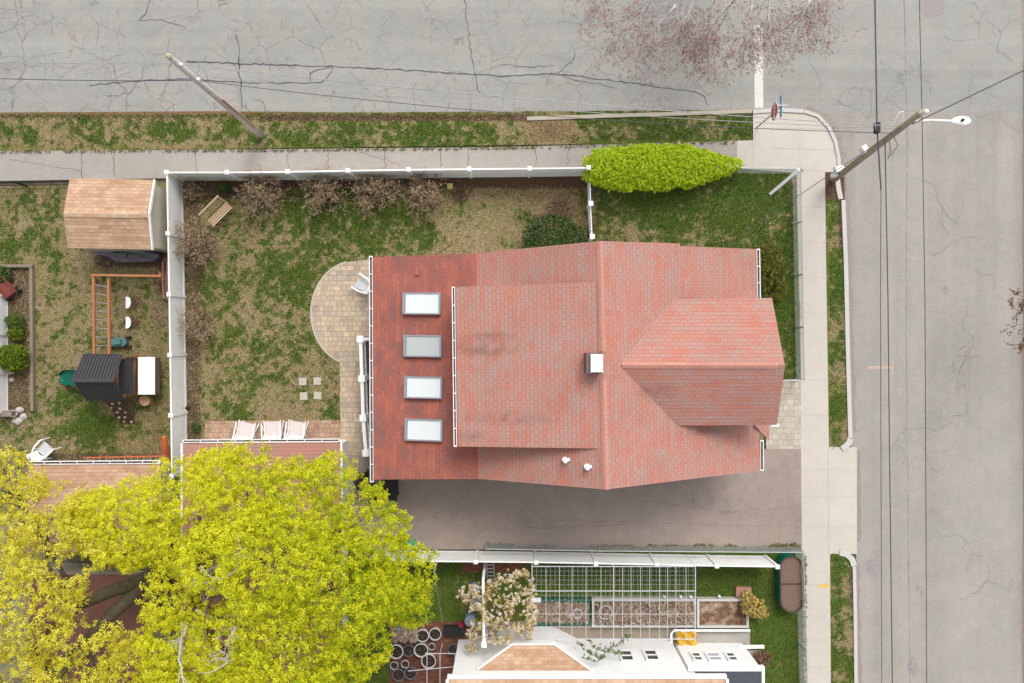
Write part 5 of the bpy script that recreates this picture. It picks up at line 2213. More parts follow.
# plant pots
def pot(x, y, rpx, h, col, label):
    r_ = rpx * m_per_px(.4)
    p = P(x, y, GZ + h)
    t = thing('plant_pot', label, 'plant pot', (p.x, p.y, GZ), 0, 'plant pots on the brick pad')
    mb = MB()
    n = 20
    pr = [(r_ * .78, 0), (r_, h - .05), (r_ * 1.04, h - .04), (r_ * 1.04, h), (r_ * .92, h), (r_ * .9, h - .08)]
    for (a, z) in pr:
        for k in range(n):
            an = 2 * math.pi * k / n
            mb.v.append((a * math.cos(an), a * math.sin(an), z))
    for i in range(len(pr) - 1):
        for k in range(n):
            mb.f.append([i * n + k, i * n + (k + 1) % n, (i + 1) * n + (k + 1) % n, (i + 1) * n + k])
            mb.uv += [(0, 0)] * 4
    mb.build('pot', M[col], t, True)
    mb = MB()
    for k in range(n):
        an, an2 = 2 * math.pi * k / n, 2 * math.pi * (k + 1) / n
        mb.face([(0, 0, h - .06), (r_ * .905 * math.cos(an), r_ * .905 * math.sin(an), h - .08), (r_ * .905 * math.cos(an2), r_ * .905 * math.sin(an2), h - .08)])
    mb.build('soil', M['potsoil'], t, True)
    mb = MB()
    for k in range(5):
        a = random.uniform(0, 6.28)
        q = r_ * random.uniform(.1, .6)
        mb.tube([(q * math.cos(a), q * math.sin(a), h - .07), (q * math.cos(a) + random.uniform(-.08, .08), q * math.sin(a) + random.uniform(-.08, .08), h + random.uniform(.05, .2))], .007, 4)
    mb.build('stems', M['twig'], t, True)
    return t

M['potgrey'] = simple('grey_pot', A(120, 122, 128), .1, 8, .5)
M['potwhite'] = simple('white_pot', A(228, 226, 220), .06, 8, .5)
pot(422.4, 636, 6.2, .36, 'potwhite', 'white pot of pale dry stems, top of the pot group beside the brush heap')
pot(435, 634.5, 6.0, .36, 'potwhite', 'white pot of dark soil, top of the pot group next to the black crate')
pot(421, 650.6, 6.8, .38, 'potwhite', 'white pot in the middle of the pot group, touching a grey pot')
pot(396, 652, 7.0, .38, 'potwhite', 'large white pot at the grass side of the pot group')
pot(408.3, 651, 5.8, .36, 'potgrey', 'dark grey pot between two white pots')
pot(431.6, 647, 3.4, .25, 'potwhite', 'small white pot right of the middle pots')
pot(428.5, 661.5, 7.2, .4, 'potwhite', 'largest white pot, below the middle of the group')
pot(394, 666, 3.9, .25, 'potwhite', 'small white pot nearest the grass')
pot(405, 664.5, 3.9, .25, 'potwhite', 'small white pot second from the grass')
pot(398.3, 675.5, 6.0, .36, 'potgrey', 'dark grey pot at the bottom left of the group')
pot(410.5, 673.5, 6.0, .36, 'potgrey', 'dark grey pot at the bottom, second from the grass')
pot(453, 649.6, 5.2, .34, 'potgrey', 'grey pot apart from the others near the white house')

mb = MB()
p = P(400.5, 627, .3)
mb.box(p.x - .19, p.x + .19, p.y - .13, p.y + .13, GZ, .3)
mb.box(p.x - .15, p.x + .15, p.y - .1, p.y + .1, .3, .34)
tag(mb.build('plastic_box', M['blue']), 'small blue plastic box above the brush heap', 'box')
mb = MB()
p = P(454, 632, .35)
mb.box(p.x - .42, p.x + .42, p.y - .22, p.y + .22, GZ, .3)
for k in range(6):
    mb.box(p.x - .40 + .145 * k, p.x - .33 + .145 * k, p.y - .2, p.y + .2, .3, .34)
tag(mb.build('plastic_crate', M['dark']), 'black plastic crate on the brick pad', 'crate')
mb = MB()
p = P(461, 625, .3)
mb.lathe((p.x, p.y, GZ), [(.1, 0), (.13, .2), (.1, .25)], 10)
tag(mb.build('garden_bucket', simple('magenta_plastic', A(160, 40, 80), .1)), 'small magenta bucket above the black crate', 'bucket')
for (x, y, lb) in ((473.5, 591, 'grey-blue round lid nearest the fence by the blossom tree'), (474.6, 606, 'grey-blue round lid below its twin by the blossom tree'), (470, 621, 'grey-blue round lid lowest of three by the blossom tree')):
    p = P(x, y, .75)
    mb = MB()
    mb.lathe((p.x, p.y, GZ), [(.2, 0), (.23, .3), (.2, .6), (.22, .62), (.22, .66), (.05, .69)], 18)
    tag(mb.build('water_barrel', M['greyblue']), lb.replace('round lid', 'water barrel'), 'barrel', 'grey-blue barrels')
# step ladder
sl_t = thing('step_ladder', 'grey metal ladder standing at the white fence above the blossom tree', 'ladder', P(490, 572))
mb = MB()
la, lb_, lc, ldn = P(486.5, 563, 1.3), P(487.5, 581, .2), P(493.8, 563, 1.3), P(494.8, 581, .2)
for p0, p1 in ((la, lb_), (lc, ldn)):
    mb = MB()
    mb.bar(p0, p1, .05, .04)
    mb.build('rail', M['greyframe'], sl_t)
for k in range(5):
    mb = MB()
    mb.bar(la.lerp(lb_, (k + .5) / 5), lc.lerp(ldn, (k + .5) / 5), .04, .03)
    mb.build('rung', M['greyframe'], sl_t)
# washing line
wl = thing('washing_line', 'grey washing line pole with two lines reaching to the pots', 'washing line', P(434, 564))
mb = MB()
mb.tube([P(436, 563, 1.9), P(434, 573, 1.9)], .03, 6)
p = P(435, 569, 1.9)
mb.tube([(p.x, p.y, 0), (p.x, p.y, 1.9)], .03, 8)
mb.build('pole', M['greyframe'], wl)
for p0, p1 in (((434.5, 573, 1.9), (442.5, 622, 1.8)), ((436.5, 564, 1.9), (423, 632, 1.8))):
    mb = MB()
    mb.tube([P(*p0), P(*p1)], .006, 4)
    mb.build('line', M['steel'], wl)
# small cane trellis by the pots
ct = thing('small_trellis', 'small white grid trellis over the brick pad beside the white house', 'trellis', P(440, 668))
mb = MB()
for x in (427, 440, 455):
    mb.tube([P(x, 653, 1.2), P(x, 700, 1.2)], .016, 5)
mb.tube([P(425, 653.5, 1.2), P(468, 653.5, 1.2)], .016, 5)
mb.tube([P(408, 671, 1.2), P(462, 666, 1.2)], .018, 5)
mb.build('grid', M['trellis'], ct)
for (x, y) in ((440, 653.5), (455, 690)):
    mb = MB()
    p = P(x, y, 1.2)
    mb.tube([(p.x, p.y, 0), (p.x, p.y, 1.2)], .016, 5)
    mb.build('post', M['trellis'], ct)
# white pole by the blossom tree
wpole = thing('white_pergola_beam', 'white horizontal beam running from the blossom tree to the white house', 'beam', P(484, 610))
mb = MB()
mb.bar(P(483.3, 579, 2.2), P(484, 643, 2.5), .1, .1)
mb.build('beam', M['white'], wpole)
mb = MB()
p = P(484, 644.5, 2.5)
mb.box(p.x - .1, p.x + .1, p.y - .1, p.y + .1, 0, 2.56)
mb.build('post', M['white'], wpole)
mb = MB()
p = P(483.3, 579, 2.2)
mb.box(p.x - .05, p.x + .05, p.y - .05, p.y + .05, 0, 2.14)
mb.build('post', M['white'], wpole)

# ------------------------------------------------------------------ white house at the bottom edge
wh_ = thing('white_house', 'white house with tan roof and trapezoid bay roof at the bottom edge', 'house', P(580, 690, 0))
zw = 3.6
yw = P(0, 676, zw).y
xa, xb = P(452, 676, zw).x, P(690, 676, zw).x
mb = MB()
mb.box(xa, xb, yw - 8, yw, 0, zw)
mb.build('wall', M['white'], wh_)
mb = MB()
e0, e1 = P(449, 679, 3.85), P(725, 678.5, 3.85)
mb.slab([(e0.x, e0.y, 3.85), (e1.x, e1.y, 3.85), (e1.x, e1.y - 4.2, 5.6), (e0.x, e0.y - 4.2, 5.6)], .12)
mb.slab([(e0.x, e0.y - 4.21, 5.6), (e1.x, e1.y - 4.21, 5.6), (e1.x, e1.y - 8.4, 3.85), (e0.x, e0.y - 8.4, 3.85)], .12)
mb.build('roof', M['roof_tan'], wh_)
mb = MB()
mb.bar((e0.x - .06, e0.y + .07, 3.80), (e1.x + .06, e1.y + .07, 3.80), .13, .16)
mb.bar((e1.x + .06, e1.y - .01, 3.85), (e1.x + .06, e1.y - 4.2, 5.6), .10, .16)
mb.bar((e0.x - .06, e0.y - .01, 3.85), (e0.x - .06, e0.y - 4.2, 5.6), .10, .16)
mb.build('fascia', M['white'], wh_)
# bay
be0, be1 = P(511.6, 645, 2.45), P(554.5, 644.8, 2.45)
zb = 3.15
bb0, bb1 = Vector((P(476.5, 668, zb).x, yw + .01, zb)), Vector((P(591, 667.5, zb).x, yw + .01, zb))
mb = MB()
mb.slab([be0, be1, bb1, bb0], .05)
mb.build('bay_roof', M['roof_tan'], wh_)
mb = MB()
mb.prism([(be0.x + .06, be0.y - .08), (be1.x - .06, be1.y - .08), (bb1.x - .15, yw - .02), (bb0.x + .15, yw - .02)], 0, 2.42)
bay = mb.build('bay_wall', M['white'], wh_)
mb = MB()
# fascia under the bay roof
for a, b in ((be0, be1), (be1, bb1), (bb0, be0)):
    a2, b2 = Vector((a.x, a.y + .03, a.z - .03)), Vector((b.x, b.y + .03, b.z - .03))
    mb.bar(a2, b2, .06, .14)
mb.build('bay_fascia', M['white'], wh_)
# wall windows seen steeply
for (x, y) in ((626.5, 656), (651.5, 655.5)):
    z = 341.5
    yy = yw + .03
    zc = H - (341.5 - y) * -1 and H + yy * F / (y - 341.5) * 1
    zc = H - (-yy) * F / (y - 341.5)
    xx = (x - 512) * (H - zc) / F
    window(wh_, (xx, yy, max(1.2, zc)), 'x', .48, .95)
# lower porch wing on the right
zp = 2.55
ype = P(0, 668, zp).y
x0p, x1p = P(688, 668, zp).x, P(763, 668, zp).x
mb = MB()
mb.box(x0p + .02, x1p - .08, ype - 6, ype, 0, zp - .06)
mb.build('porch_wall', M['white'], wh_)
mb = MB()
mb.box(x0p + .3, x1p - .06, ype - 6, ype - .12, zp - .055, zp)
mb.build('porch_roof', M['roof_grey'], wh_)
mb = MB()
mb.box(x0p, x1p + .06, ype - .115, ype + .06, zp - .15, zp + .03)
mb.box(x1p - .055, x1p + .06, ype - 6, ype - .12, zp - .15, zp + .03)
mb.build('porch_fascia', M['white'], wh_)
for (x, pn) in ((697, 'pane'), (714, None), (731.5, 'pane')):
    zc = 1.6
    xx = (x - 512) * (H - zc) / F
    window(wh_, (xx, ype + .03, zc), 'x', .34 if pn else .5, .75, M['white'], M['pane'] if pn else simple('pale_blind', A(190, 196, 200), .05))

# ------------------------------------------------------------------ vegetation
maple = leafmat('maple_flower_clusters', [(0, A(84, 122, 10)), (.28, A(160, 188, 18)), (.6, A(232, 230, 32, 1.2)), (1, A(254, 248, 84, 1.25))], .4)
golden = leafmat('golden_young_leaves', [(0, A(160, 150, 30)), (.25, A(228, 218, 58, 1.1)), (.7, A(252, 242, 86, 1.3)), (1, A(252, 236, 146, 1.3))], .45)
hedge = leafmat('golden_hedge_sprays', [(0, A(150, 178, 20)), (.4, A(204, 230, 40, 1.15)), (.8, A(226, 242, 60, 1.25)), (1, A(240, 246, 110, 1.25))], .45)
boxw = leafmat('dark_evergreen_leaves', [(0, A(58, 80, 42)), (.5, A(94, 118, 62)), (.85, A(128, 148, 84)), (1, A(156, 168, 108))], .2)
limeb = leafmat('bright_green_leaves', [(0, A(80, 104, 16)), (.5, A(122, 148, 30)), (1, A(166, 184, 60))], .3)
buds = leafmat('tan_buds', [(0, A(170, 142, 112)), (.4, A(206, 178, 136)), (.8, A(232, 210, 164)), (1, A(242, 228, 186))], .3)
redb = leafmat('red_buds', [(0, A(150, 92, 84)), (.5, A(182, 116, 104)), (1, A(208, 152, 134))], .3)
bloss = leafmat('cream_blossom', [(0, A(150, 140, 50)), (.34, A(212, 182, 84)), (.42, A(236, 212, 166, 1.2)), (.7, A(250, 236, 214, 1.2)), (1, A(252, 246, 236, 1.2))], .4)
ivy = leafmat('ivy_leaves', [(0, A(76, 104, 40)), (.6, A(112, 138, 62)), (1, A(150, 168, 90))], .25)
yleaf = leafmat('yellow_leaves', [(0, A(178, 146, 60)), (.5, A(218, 190, 100)), (1, A(238, 220, 150))], .25)
brownl = leafmat('brown_dead_leaves', [(0, A(110, 80, 60)), (.5, A(150, 112, 84)), (1, A(182, 144, 112))], .15)


def ell_points(lobes, n, shell=(.72, 1.02), zmin=-0.55, gap=.0, seed=0, gscale=1.3, cull=.40, holes=()):
    """points in the outer part of a union of ellipsoids (x,y,z,rx,ry,rz)"""
    out = []
    lob = np.array(lobes)
    vol = lob[:, 3] * lob[:, 4]
    pr = vol / vol.sum()
    tries = 0
    tot = 0
    while tot < n and tries < 40:
        k = rng.choice(len(lob), n, p=pr)
        d = rng.normal(size=(n, 3))
        d /= np.linalg.norm(d, axis=1)[:, None]
        r_ = shell[0] + (shell[1] - shell[0]) * rng.random(n) ** .7
        # uneven outline
        r_ *= 1 + .16 * (vnoise(d[:, 0] * 3 + k * 7, d[:, 1] * 3 + d[:, 2] * 2, seed) - .5) * 2
        p = lob[k, :3] + d * r_[:, None] * lob[k, 3:]
        ok = d[:, 2] > zmin
        # drop points buried deep inside another lobe
        for L in lob:
            q = ((p - L[:3]) / L[3:])
            ok &= (q ** 2).sum(1) > cull
        if gap > 0:
            ok &= fbm(p[:, 0] * gscale, p[:, 1] * gscale, 40 + seed) > gap
        sc = F / (H - p[:, 2])
        for (hx, hy, hr, keep) in holes:
            ok &= (np.hypot(p[:, 0] * sc + 512 - hx, 341.5 - p[:, 1] * sc - hy) > hr * (.8 + .4 * vnoise(p[:, 0] * 3, p[:, 1] * 3, 77))) | (rng.random(len(p)) < keep)
        out.append(p[ok])
        tot += ok.sum()
        tries += 1
    return np.concatenate(out)[:n]


def lobes_px(L):
    """(px, py, z, r_px, rz) -> world ellipsoids"""
    o = []
    for (x, y, z, r_, rz) in L:
        p = P(x, y, z)
        s = m_per_px(z)
        o.append((p.x, p.y, z, r_ * s, r_ * s, rz))
    return o


def limb(mb, a, b, r0, r1, wob=.25, n=7, side=7):
    a, b = Vector(a), Vector(b)
    pts, rr_ = [], []
    L = (b - a).length
    off = Vector((random.uniform(-1, 1), random.uniform(-1, 1), random.uniform(-.2, .6))) * wob * L * .25
    for k in range(n + 1):
        t = k / n
        p = a.lerp(b, t) + off * math.sin(math.pi * t) + Vector((random.uniform(-1, 1), random.uniform(-1, 1), random.uniform(-1, 1))) * wob * .05 * L * (0 if k in (0, n) else 1)
        pts.append(p)
        rr_.append(r0 + (r1 - r0) * t)
    mb.tube(pts, rr_, side)
    return pts


def twigs(mb, pts, r_, n, L, droop=.0, levels=1, side=4, spread=1.0):
    ends = []
    for _ in range(n):
        i = random.randrange(max(1, len(pts) // 3), len(pts))
        p = Vector(pts[i])
        d = (Vector(pts[i]) - Vector(pts[max(0, i - 1)])).normalized()
        d = (d + Vector((random.uniform(-1, 1), random.uniform(-1, 1), random.uniform(-.5, .7))) * spread).normalized()
        q = p + d * L * random.uniform(.5, 1.1) - Vector((0, 0, droop))
        s = limb(mb, p, q, r_, r_ * .35, .4, 4, side)
        ends.append(s)
        if levels > 1:
            ends += twigs(mb, s, r_ * .5, 3, L * .55, droop * .5, levels - 1, 3, spread)
    return ends


# --- big yellow-green maple
mt = thing('maple_tree', 'large dense yellow-green tree in flower over the maroon garage roof', 'tree', P(170, 612, GZ))
tb = P(168, 606, 0)
mb = MB()
f1 = P(178, 592, 4.2)
limb(mb, tb, f1, .34, .26, .1, 6, 10)
ends = []
for (x, y, z, r0, r1) in ((250, 500, 7.2, .2, .05), (330, 540, 7.5, .2, .05), (380, 575, 6.4, .16, .04), (300, 620, 8.2, .2, .05), (240, 600, 8.4, .18, .05), (200, 520, 6.8, .16, .05), (230, 690, 7.4, .18, .05), (130, 530, 6.2, .14, .04), (340, 645, 6.8, .14, .04)):
    ends.append(limb(mb, f1 + Vector((random.uniform(-.1, .1), random.uniform(-.1, .1), random.uniform(-.6, 0))), P(x, y, z), r0, r1, .3, 8, 7))
for e in list(ends):
    twigs(mb, e, .035, 7, 1.3, 0, 2)
mb.build('trunk', M['bark'], mt, smooth=True)
mb = MB()
# pale bare limbs that show in the open middle of the crown
bare = []
for (a, b, r0) in (((200, 572, 6.6), (240, 536, 9.4), .055), ((192, 572, 6.2), (234, 572, 9.3), .08), ((196, 610, 6.6), (236, 628, 9.2), .045), ((190, 620, 6.4), (182, 676, 8.8), .05), ((196, 640, 6.8), (232, 660, 9.1), .04)):
    s = limb(mb, P(*a), P(*b), r0, .02, .35, 8, 6)
    twigs(mb, s, .02, 6, .8, 0, 2)
mb.build('bare_limbs', M['palebark'], mt)
ML = [(250, 496, 6.9, 52, 1.5), (308, 508, 7.2, 50, 1.5), (362, 527, 6.4, 42, 1.4), (390, 573, 6.0, 42, 1.3), (342, 583, 7.6, 58, 1.7), (275, 560, 8.2, 60, 1.7),
      (348, 640, 6.5, 42, 1.4), (290, 648, 7.6, 60, 1.6), (232, 640, 7.4, 40, 1.2), (190, 512, 6.6, 52, 1.5), (130, 528, 6.0, 44, 1.3), (92, 522, 5.6, 32, 1.0),
      (260, 712, 7.0, 62, 1.6), (200, 708, 6.5, 40, 1.2), (336, 690, 5.6, 30, 1.0), (222, 475, 6.0, 30, 1.0), (215, 560, 8.0, 34, 1.0), (405, 600, 5.4, 26, .9), (330, 480, 6.0, 26, .9), (172, 600, 6.4, 30, .9), (176, 650, 6.6, 36, 1.0), (160, 690, 6.2, 30, .9)]
lw = lobes_px(ML)
HOLES = [(106, 592, 25, .03), (86, 618, 17, .1), (118, 608, 15, .06), (206, 562, 14, .35), (208, 645, 18, .5)]
pts = np.concatenate([ell_points(lw, 9800, (.70, 1.07), -.3, .35, 2, 2.3, holes=HOLES), ell_points(lw, 3800, (.25, .85), -.2, .26, 2, 1.5, cull=0, holes=HOLES)])
q, rn = leaf_quads(pts, .12, 20, .030, .72, .55 * rng.random(len(pts)) + .45 * np.clip(1.0 - (pts[:, 0] + 11) / 11 + .35 * (vnoise(pts[:, 0] * .8, pts[:, 1] * .8, 3) - .5), 0, 1), .55)
raw_mesh('crown', q, maple, mt, rn)

# --- golden tree at the left
gt = thing('maple_tree', 'sparser golden-yellow tree with thick bare fork at the lower left corner', 'tree', P(148, 585, GZ))
mb = MB()
tb = P(163, 572, 0)
f1 = P(148, 580, 4.0)
limb(mb, tb, f1, .42, .34, .1, 6, 12)
ends = []
for (x, y, z, r0, r1) in ((84, 604, 5.0, .30, .17), (86, 640, 5.2, .30, .16)):
    s = limb(mb, f1 + Vector((0, 0, -.3)), P(x, y, z), r0, r1, .12, 6, 10)
    ends.append(s)
e1, e2 = Vector(ends[0][-1]), Vector(ends[1][-1])
for (st_, x, y, z, r0) in ((e1, 20, 590, 6.6, .13), (e1, 40, 640, 6.8, .12), (e2, 60, 680, 6.8, .14), (e2, 110, 700, 6.6, .12), (e1, 40, 530, 6.4, .1), (e1, 10, 480, 6.2, .09), (e2, 10, 700, 7, .1)):
    ends.append(limb(mb, st_, P(x, y, z), r0, .03, .3, 8, 7))
for e in ends[2:]:
    twigs(mb, e, .03, 9, 1.3, 0, 2)
mb.build('trunk', M['darkbark'], gt, smooth=True)
GL = [(44, 522, 6.0, 46, 1.4), (58, 560, 6.6, 58, 1.5), (24, 612, 7.0, 58, 1.5), (78, 665, 7.0, 52, 1.4), (132, 672, 6.2, 40, 1.2), (10, 480, 5.8, 30, 1.0), (20, 690, 6.8, 50, 1.4), (60, 640, 6.0, 32, 1.0), (-10, 540, 6.4, 40, 1.2), (120, 705, 6.0, 40, 1.2)]
pts = ell_points(lobes_px(GL), 4900, (.35, 1.06), -.7, .41, 5, 1.8, holes=HOLES)
q, rn = leaf_quads(pts, .12, 17, .031, .6, flat=.6)
raw_mesh('crown', q, golden, gt, rn)

# --- golden hedge
hd = thing('golden_hedge', 'bright yellow-green evergreen hedge beside the footpath at the fence end', 'hedge', P(660, 170, GZ))
HL = []
for k in range(15):
    u = k / 14
    x = 599 + 137 * u
    HL.append((x, 169 - 4 * u, 1.05 - .45 * u * u, float(np.interp(x, [592, 600, 620, 660, 690, 710, 725, 740], [13, 18, 22, 23, 20, 15, 10, 5])), .6 - .3 * u * u))
pts = np.concatenate([ell_points(lobes_px(HL), 9000, (.72, 1.03), -.2, 0, 8), ell_points(lobes_px(HL[:11]), 5000, (.1, .95), .15, 0, 8, cull=.0)])
q, rn = leaf_quads(pts, .06, 7, .034, .6)
raw_mesh('foliage', q, hedge, hd, rn)
mb = MB()
for (x, y) in ((612, 170), (640, 170), (668, 168), (696, 168)):
    p = P(x, y, 0)
    limb(mb, p, p + Vector((.05, 0, .9)), .05, .02, .2, 4, 6)
mb.build('stems', M['bark'], hd)


def leafy_shrub(name, label, cat, L, n, mat, cl=.06, per=7, size=.032, shell=(.75, 1.03), gap=0, group=None, up=.4):
    c = L[0]
    t = thing(name, label, cat, P(c[0], c[1], GZ), 0, group)
    pts = ell_points(lobes_px(L), n, shell, -.5, gap, 3, 3.0)
    q, rn = leaf_quads(pts, cl, per, size, up)
    raw_mesh('foliage', q, mat, t, rn)
    mb = MB()
    p = P(c[0], c[1], 0)
    for k in range(5):
        limb(mb, p, p + Vector((random.uniform(-.3, .3), random.uniform(-.3, .3), c[2] * .9)), .025, .008, .3, 4, 5)
    mb.build('stem', M['bark'], t)
    return t

leafy_shrub('round_shrub', 'dark green clipped evergreen shrub against the house below the leaf pile', 'shrub', [(552, 238, .7, 26, .5), (568, 240, .6, 18, .45), (540, 241, .55, 16, .4)], 2600, boxw, .05, 7, .032)
leafy_shrub('round_shrub', 'round bright green shrub in the timber edged bed at the left edge', 'shrub', [(13, 357, .65, 14, .5)], 1300, limeb, .05, 7, .028)
leafy_shrub('small_shrub', 'small green shrub just above the round green one', 'shrub', [(16, 334, .4, 7, .3)], 320, limeb, .05, 7, .028)
leafy_shrub('small_shrub', 'olive green shrub at the top of the timber edged bed', 'shrub', [(15, 321, .4, 8, .3)], 340, ivy, .06, 6, .03)
leafy_shrub('small_shrub', 'dark green leafy clump under the wall beside the grey timber edge', 'shrub', [(3, 274, .35, 8, .3)], 300, boxw, .05, 7, .028)
leafy_shrub('front_shrub', 'olive green loose shrub by the front gutter of the house', 'shrub', [(770, 272, .7, 16, .5), (768, 255, .6, 12, .4), (774, 288, .6, 13, .4)], 1500, leafmat('olive_leaves', [(0, A(96, 100, 30)), (.5, A(134, 134, 50)), (1, A(166, 162, 84))], .3), .07, 7, .03, (.5, 1.03), .3)
leafy_shrub('small_shrub', 'small yellow-leaved shrub at the end of the raised bed', 'shrub', [(753, 606, .7, 11, .4), (748, 598, .6, 7, .3), (760, 612, .6, 7, .3)], 230, yleaf, .08, 7, .05, (.5, 1.0), .25)
leafy_shrub('small_shrub', 'dull green plant beside the bench in the fence corner', 'shrub', [(225, 188, .3, 6, .25)], 160, boxw, .06, 6, .03, (.4, 1))
leafy_shrub('small_shrub', 'tiny green tuft near the foot of the white fence by the garage', 'shrub', [(196, 427, .25, 4.5, .18)], 120, boxw, .05, 6, .028, (.4, 1))
leafy_shrub('dry_shrub', 'straw coloured dry plant beside the porch step', 'shrub', [(762, 658, .35, 8, .25)], 150, brownl, .08, 6, .04, (.3, 1))


def bare_shrub(label, px, py, rpx, h, nb=34, seed=1):
    random.seed(seed)
    z = h * .8
    t = thing('bare_shrub', label, 'shrub', P(px, py, GZ), 0, 'bare budding shrubs along the white fence')
    c = P(px, py, z)
    base = Vector((c.x, c.y, GZ - .05))
    r_ = rpx * m_per_px(z)
    mb = MB()
    tips = []
    for k in range(nb):
        a = random.uniform(0, 6.283)
        rad = r_ * math.sqrt(random.random()) * .92
        zz = h * (1 - .5 * (rad / r_) ** 2) * random.uniform(.75, 1.05)
        e = base + Vector((rad * math.cos(a), rad * math.sin(a), zz))
        s = limb(mb, base + Vector((random.uniform(-.12, .12), random.uniform(-.12, .12), 0)), e, .014, .005, .35, 5, 4)
        tips.append(Vector(s[-1]))
        tips.append(Vector(s[-2]))
        for w_ in twigs(mb, s, .006, 6, .38, 0, 2, 3, .9):
            tips.append(Vector(w_[-1]))
            tips.append(Vector(w_[len(w_) // 2]))
    mb.build('branches', M['twig'], t)
    cc = np.array([tuple(p) for p in tips])
    q, rn = leaf_quads(cc[rng.random(len(cc)) < .6], .03, 3, .02, .5)
    raw_mesh('buds', q, buds, t, rn)
    return t

bare_shrub('bare budding shrub next to the wooden bench', 260, 191, 26, 1.25, 64, 21)
bare_shrub('bare budding shrub along the fence, second from the bench', 323, 192, 25, 1.2, 62, 22)
bare_shrub('bare budding shrub along the fence, third from the bench', 374, 189, 25, 1.25, 64, 23)
bare_shrub('bare budding shrub along the fence, farthest from the bench, beside the yellow marker', 423, 190, 23, 1.25, 62, 24)
bare_shrub('bare budding shrub against the side fence below the bench', 193, 243, 24, 1.4, 64, 25)
bare_shrub('grey bare shrub against the side fence level with the patio', 195, 326, 19, 1.2, 28, 26)
random.seed(99)
# low dark twigs in the fence corner
bare_shrub('low dark twiggy plant in the very corner of the white fence', 195, 190, 11, .5, 14, 27)

# --- blossom tree
random.seed(5)
bt_ = thing('blossom_tree', 'cream blossoming small tree beside the garden trellis', 'tree', P(503, 606, GZ))
mb = MB()
tb = P(503, 606, 0)
f1 = P(504, 610, 1.4)
limb(mb, tb, f1, .07, .05, .1, 4, 7)
BL = [(505, 596, 2.7, 22, .7), (520, 590, 2.8, 18, .6), (498, 612, 2.7, 20, .6), (520, 615, 2.6, 18, .6), (478, 598, 2.2, 14, .4), (466, 594, 2.0, 8, .3), (522, 578, 2.6, 9, .3), (478, 630, 2.3, 12, .45), (500, 632, 2.5, 14, .5), (472, 645, 2.0, 7, .3), (526, 632, 2.2, 8, .4), (532, 612, 2.4, 9, .3)]
for (x, y, z, r_, rz) in BL:
    s = limb(mb, f1, P(x, y, z), .03, .008, .3, 5, 5)
    twigs(mb, s, .008, 6, .45, 0, 2)
mb.build('trunk', M['bark'], bt_)
pts = ell_points(lobes_px(BL), 720, (.2, 1.05), -.8, .38, 12, 3.2)
q, rn = leaf_quads(pts, .07, 10, .034, .72, flat=.6)
raw_mesh('crown', q, bloss, bt_, rn)

# --- red budding street tree reaching in from the top
random.seed(31)
rt = thing('street_tree', 'bare grey-limbed tree with red buds overhanging the street at the top', 'tree', P(735, -150, 0))
mb = MB()
tb = P(738, -175, 0)
f1 = P(742, -170, 4.2)
limb(mb, tb, f1, .18, .14, .1, 5, 9)
tips = []
main = [((676, 5, 7.4), .06, (644, 42, 6.9)), ((734, 0, 7.4), .06, (694, 50, 6.9)), ((752, 5, 7.6), .05, (735, 62, 7.0)), ((810, 0, 7.2), .05, (792, 32, 6.9)), ((700, -20, 7.6), .05, (660, 70, 6.7)), ((770, -10, 7.4), .05, (772, 45, 6.9)), ((640, -20, 7.0), .05, (618, 40, 6.6)), ((830, -20, 7.0), .04, (828, 22, 6.8)), ((715, -5, 7.2), .05, (708, 70, 6.6)), ((600, -30, 6.8), .04, (595, 2, 6.5)), ((790, -10, 7.2), .045, (750, 40, 6.6)), ((660, -20, 7.2), .05, (636, 20, 6.9)), ((690, -10, 7.5), .05, (676, 30, 7.1)), ((820, -10, 7.1), .04, (806, 12, 6.9)), ((745, -10, 7.6), .05, (716, 24, 7.2))]
for (m_, r0, e_) in main:
    s1 = limb(mb, f1, P(*m_), .09, r0 * .8, .15, 6, 7)
    s2 = limb(mb, s1[-1], P(*e_), r0 * .9, .018, .25, 8, 6)
    for w_ in twigs(mb, s2, .013, 19, .95, .03, 3, 4, 1.0):
        tips += [Vector(x) for x in w_[1:]]
    for w_ in twigs(mb, s1[3:], .012, 5, .7, .05, 2, 4, .9):
        tips += [Vector(x) for x in w_[1:]]
mb.build('trunk', M['palebark'], rt, smooth=True)
cc = np.array([tuple(p) for p in tips])
cc = cc[rng.random(len(cc)) < .30]
q, rn = leaf_quads(cc + rng.normal(size=cc.shape) * .05, .06, 4, .02, .3)
raw_mesh('crown', q, redb, rt, rn)

# --- twigs at the right edge
random.seed(77)
et = thing('street_tree', 'brown-leaved twiggy branches reaching in at the right edge of the street', 'tree', P(1075, 320, GZ))
mb = MB()
tb = P(1085, 320, 0)
f1 = P(1085, 318, 2.4)
limb(mb, tb, f1, .1, .08, .1, 4, 7)
tips = []
for (x, y, z) in ((1012, 308, 3.4), (1016, 325, 3.3), (1022, 345, 3.2), (1018, 295, 3.3), (1040, 280, 3.6), (1040, 340, 3.8), (1060, 310, 4.4)):
    s = limb(mb, f1, P(x, y, z), .03, .008, .2, 6, 5)
    for w_ in twigs(mb, s[3:], .008, 9, .4, 0, 2, 3):
        tips += [Vector(w_[-1]), Vector(w_[1])]
mb.build('trunk', M['bark'], et)
cc = np.array([tuple(p) for p in tips])
q, rn = leaf_quads(cc, .06, 5, .028, .3)
raw_mesh('crown', q, brownl, et, rn)

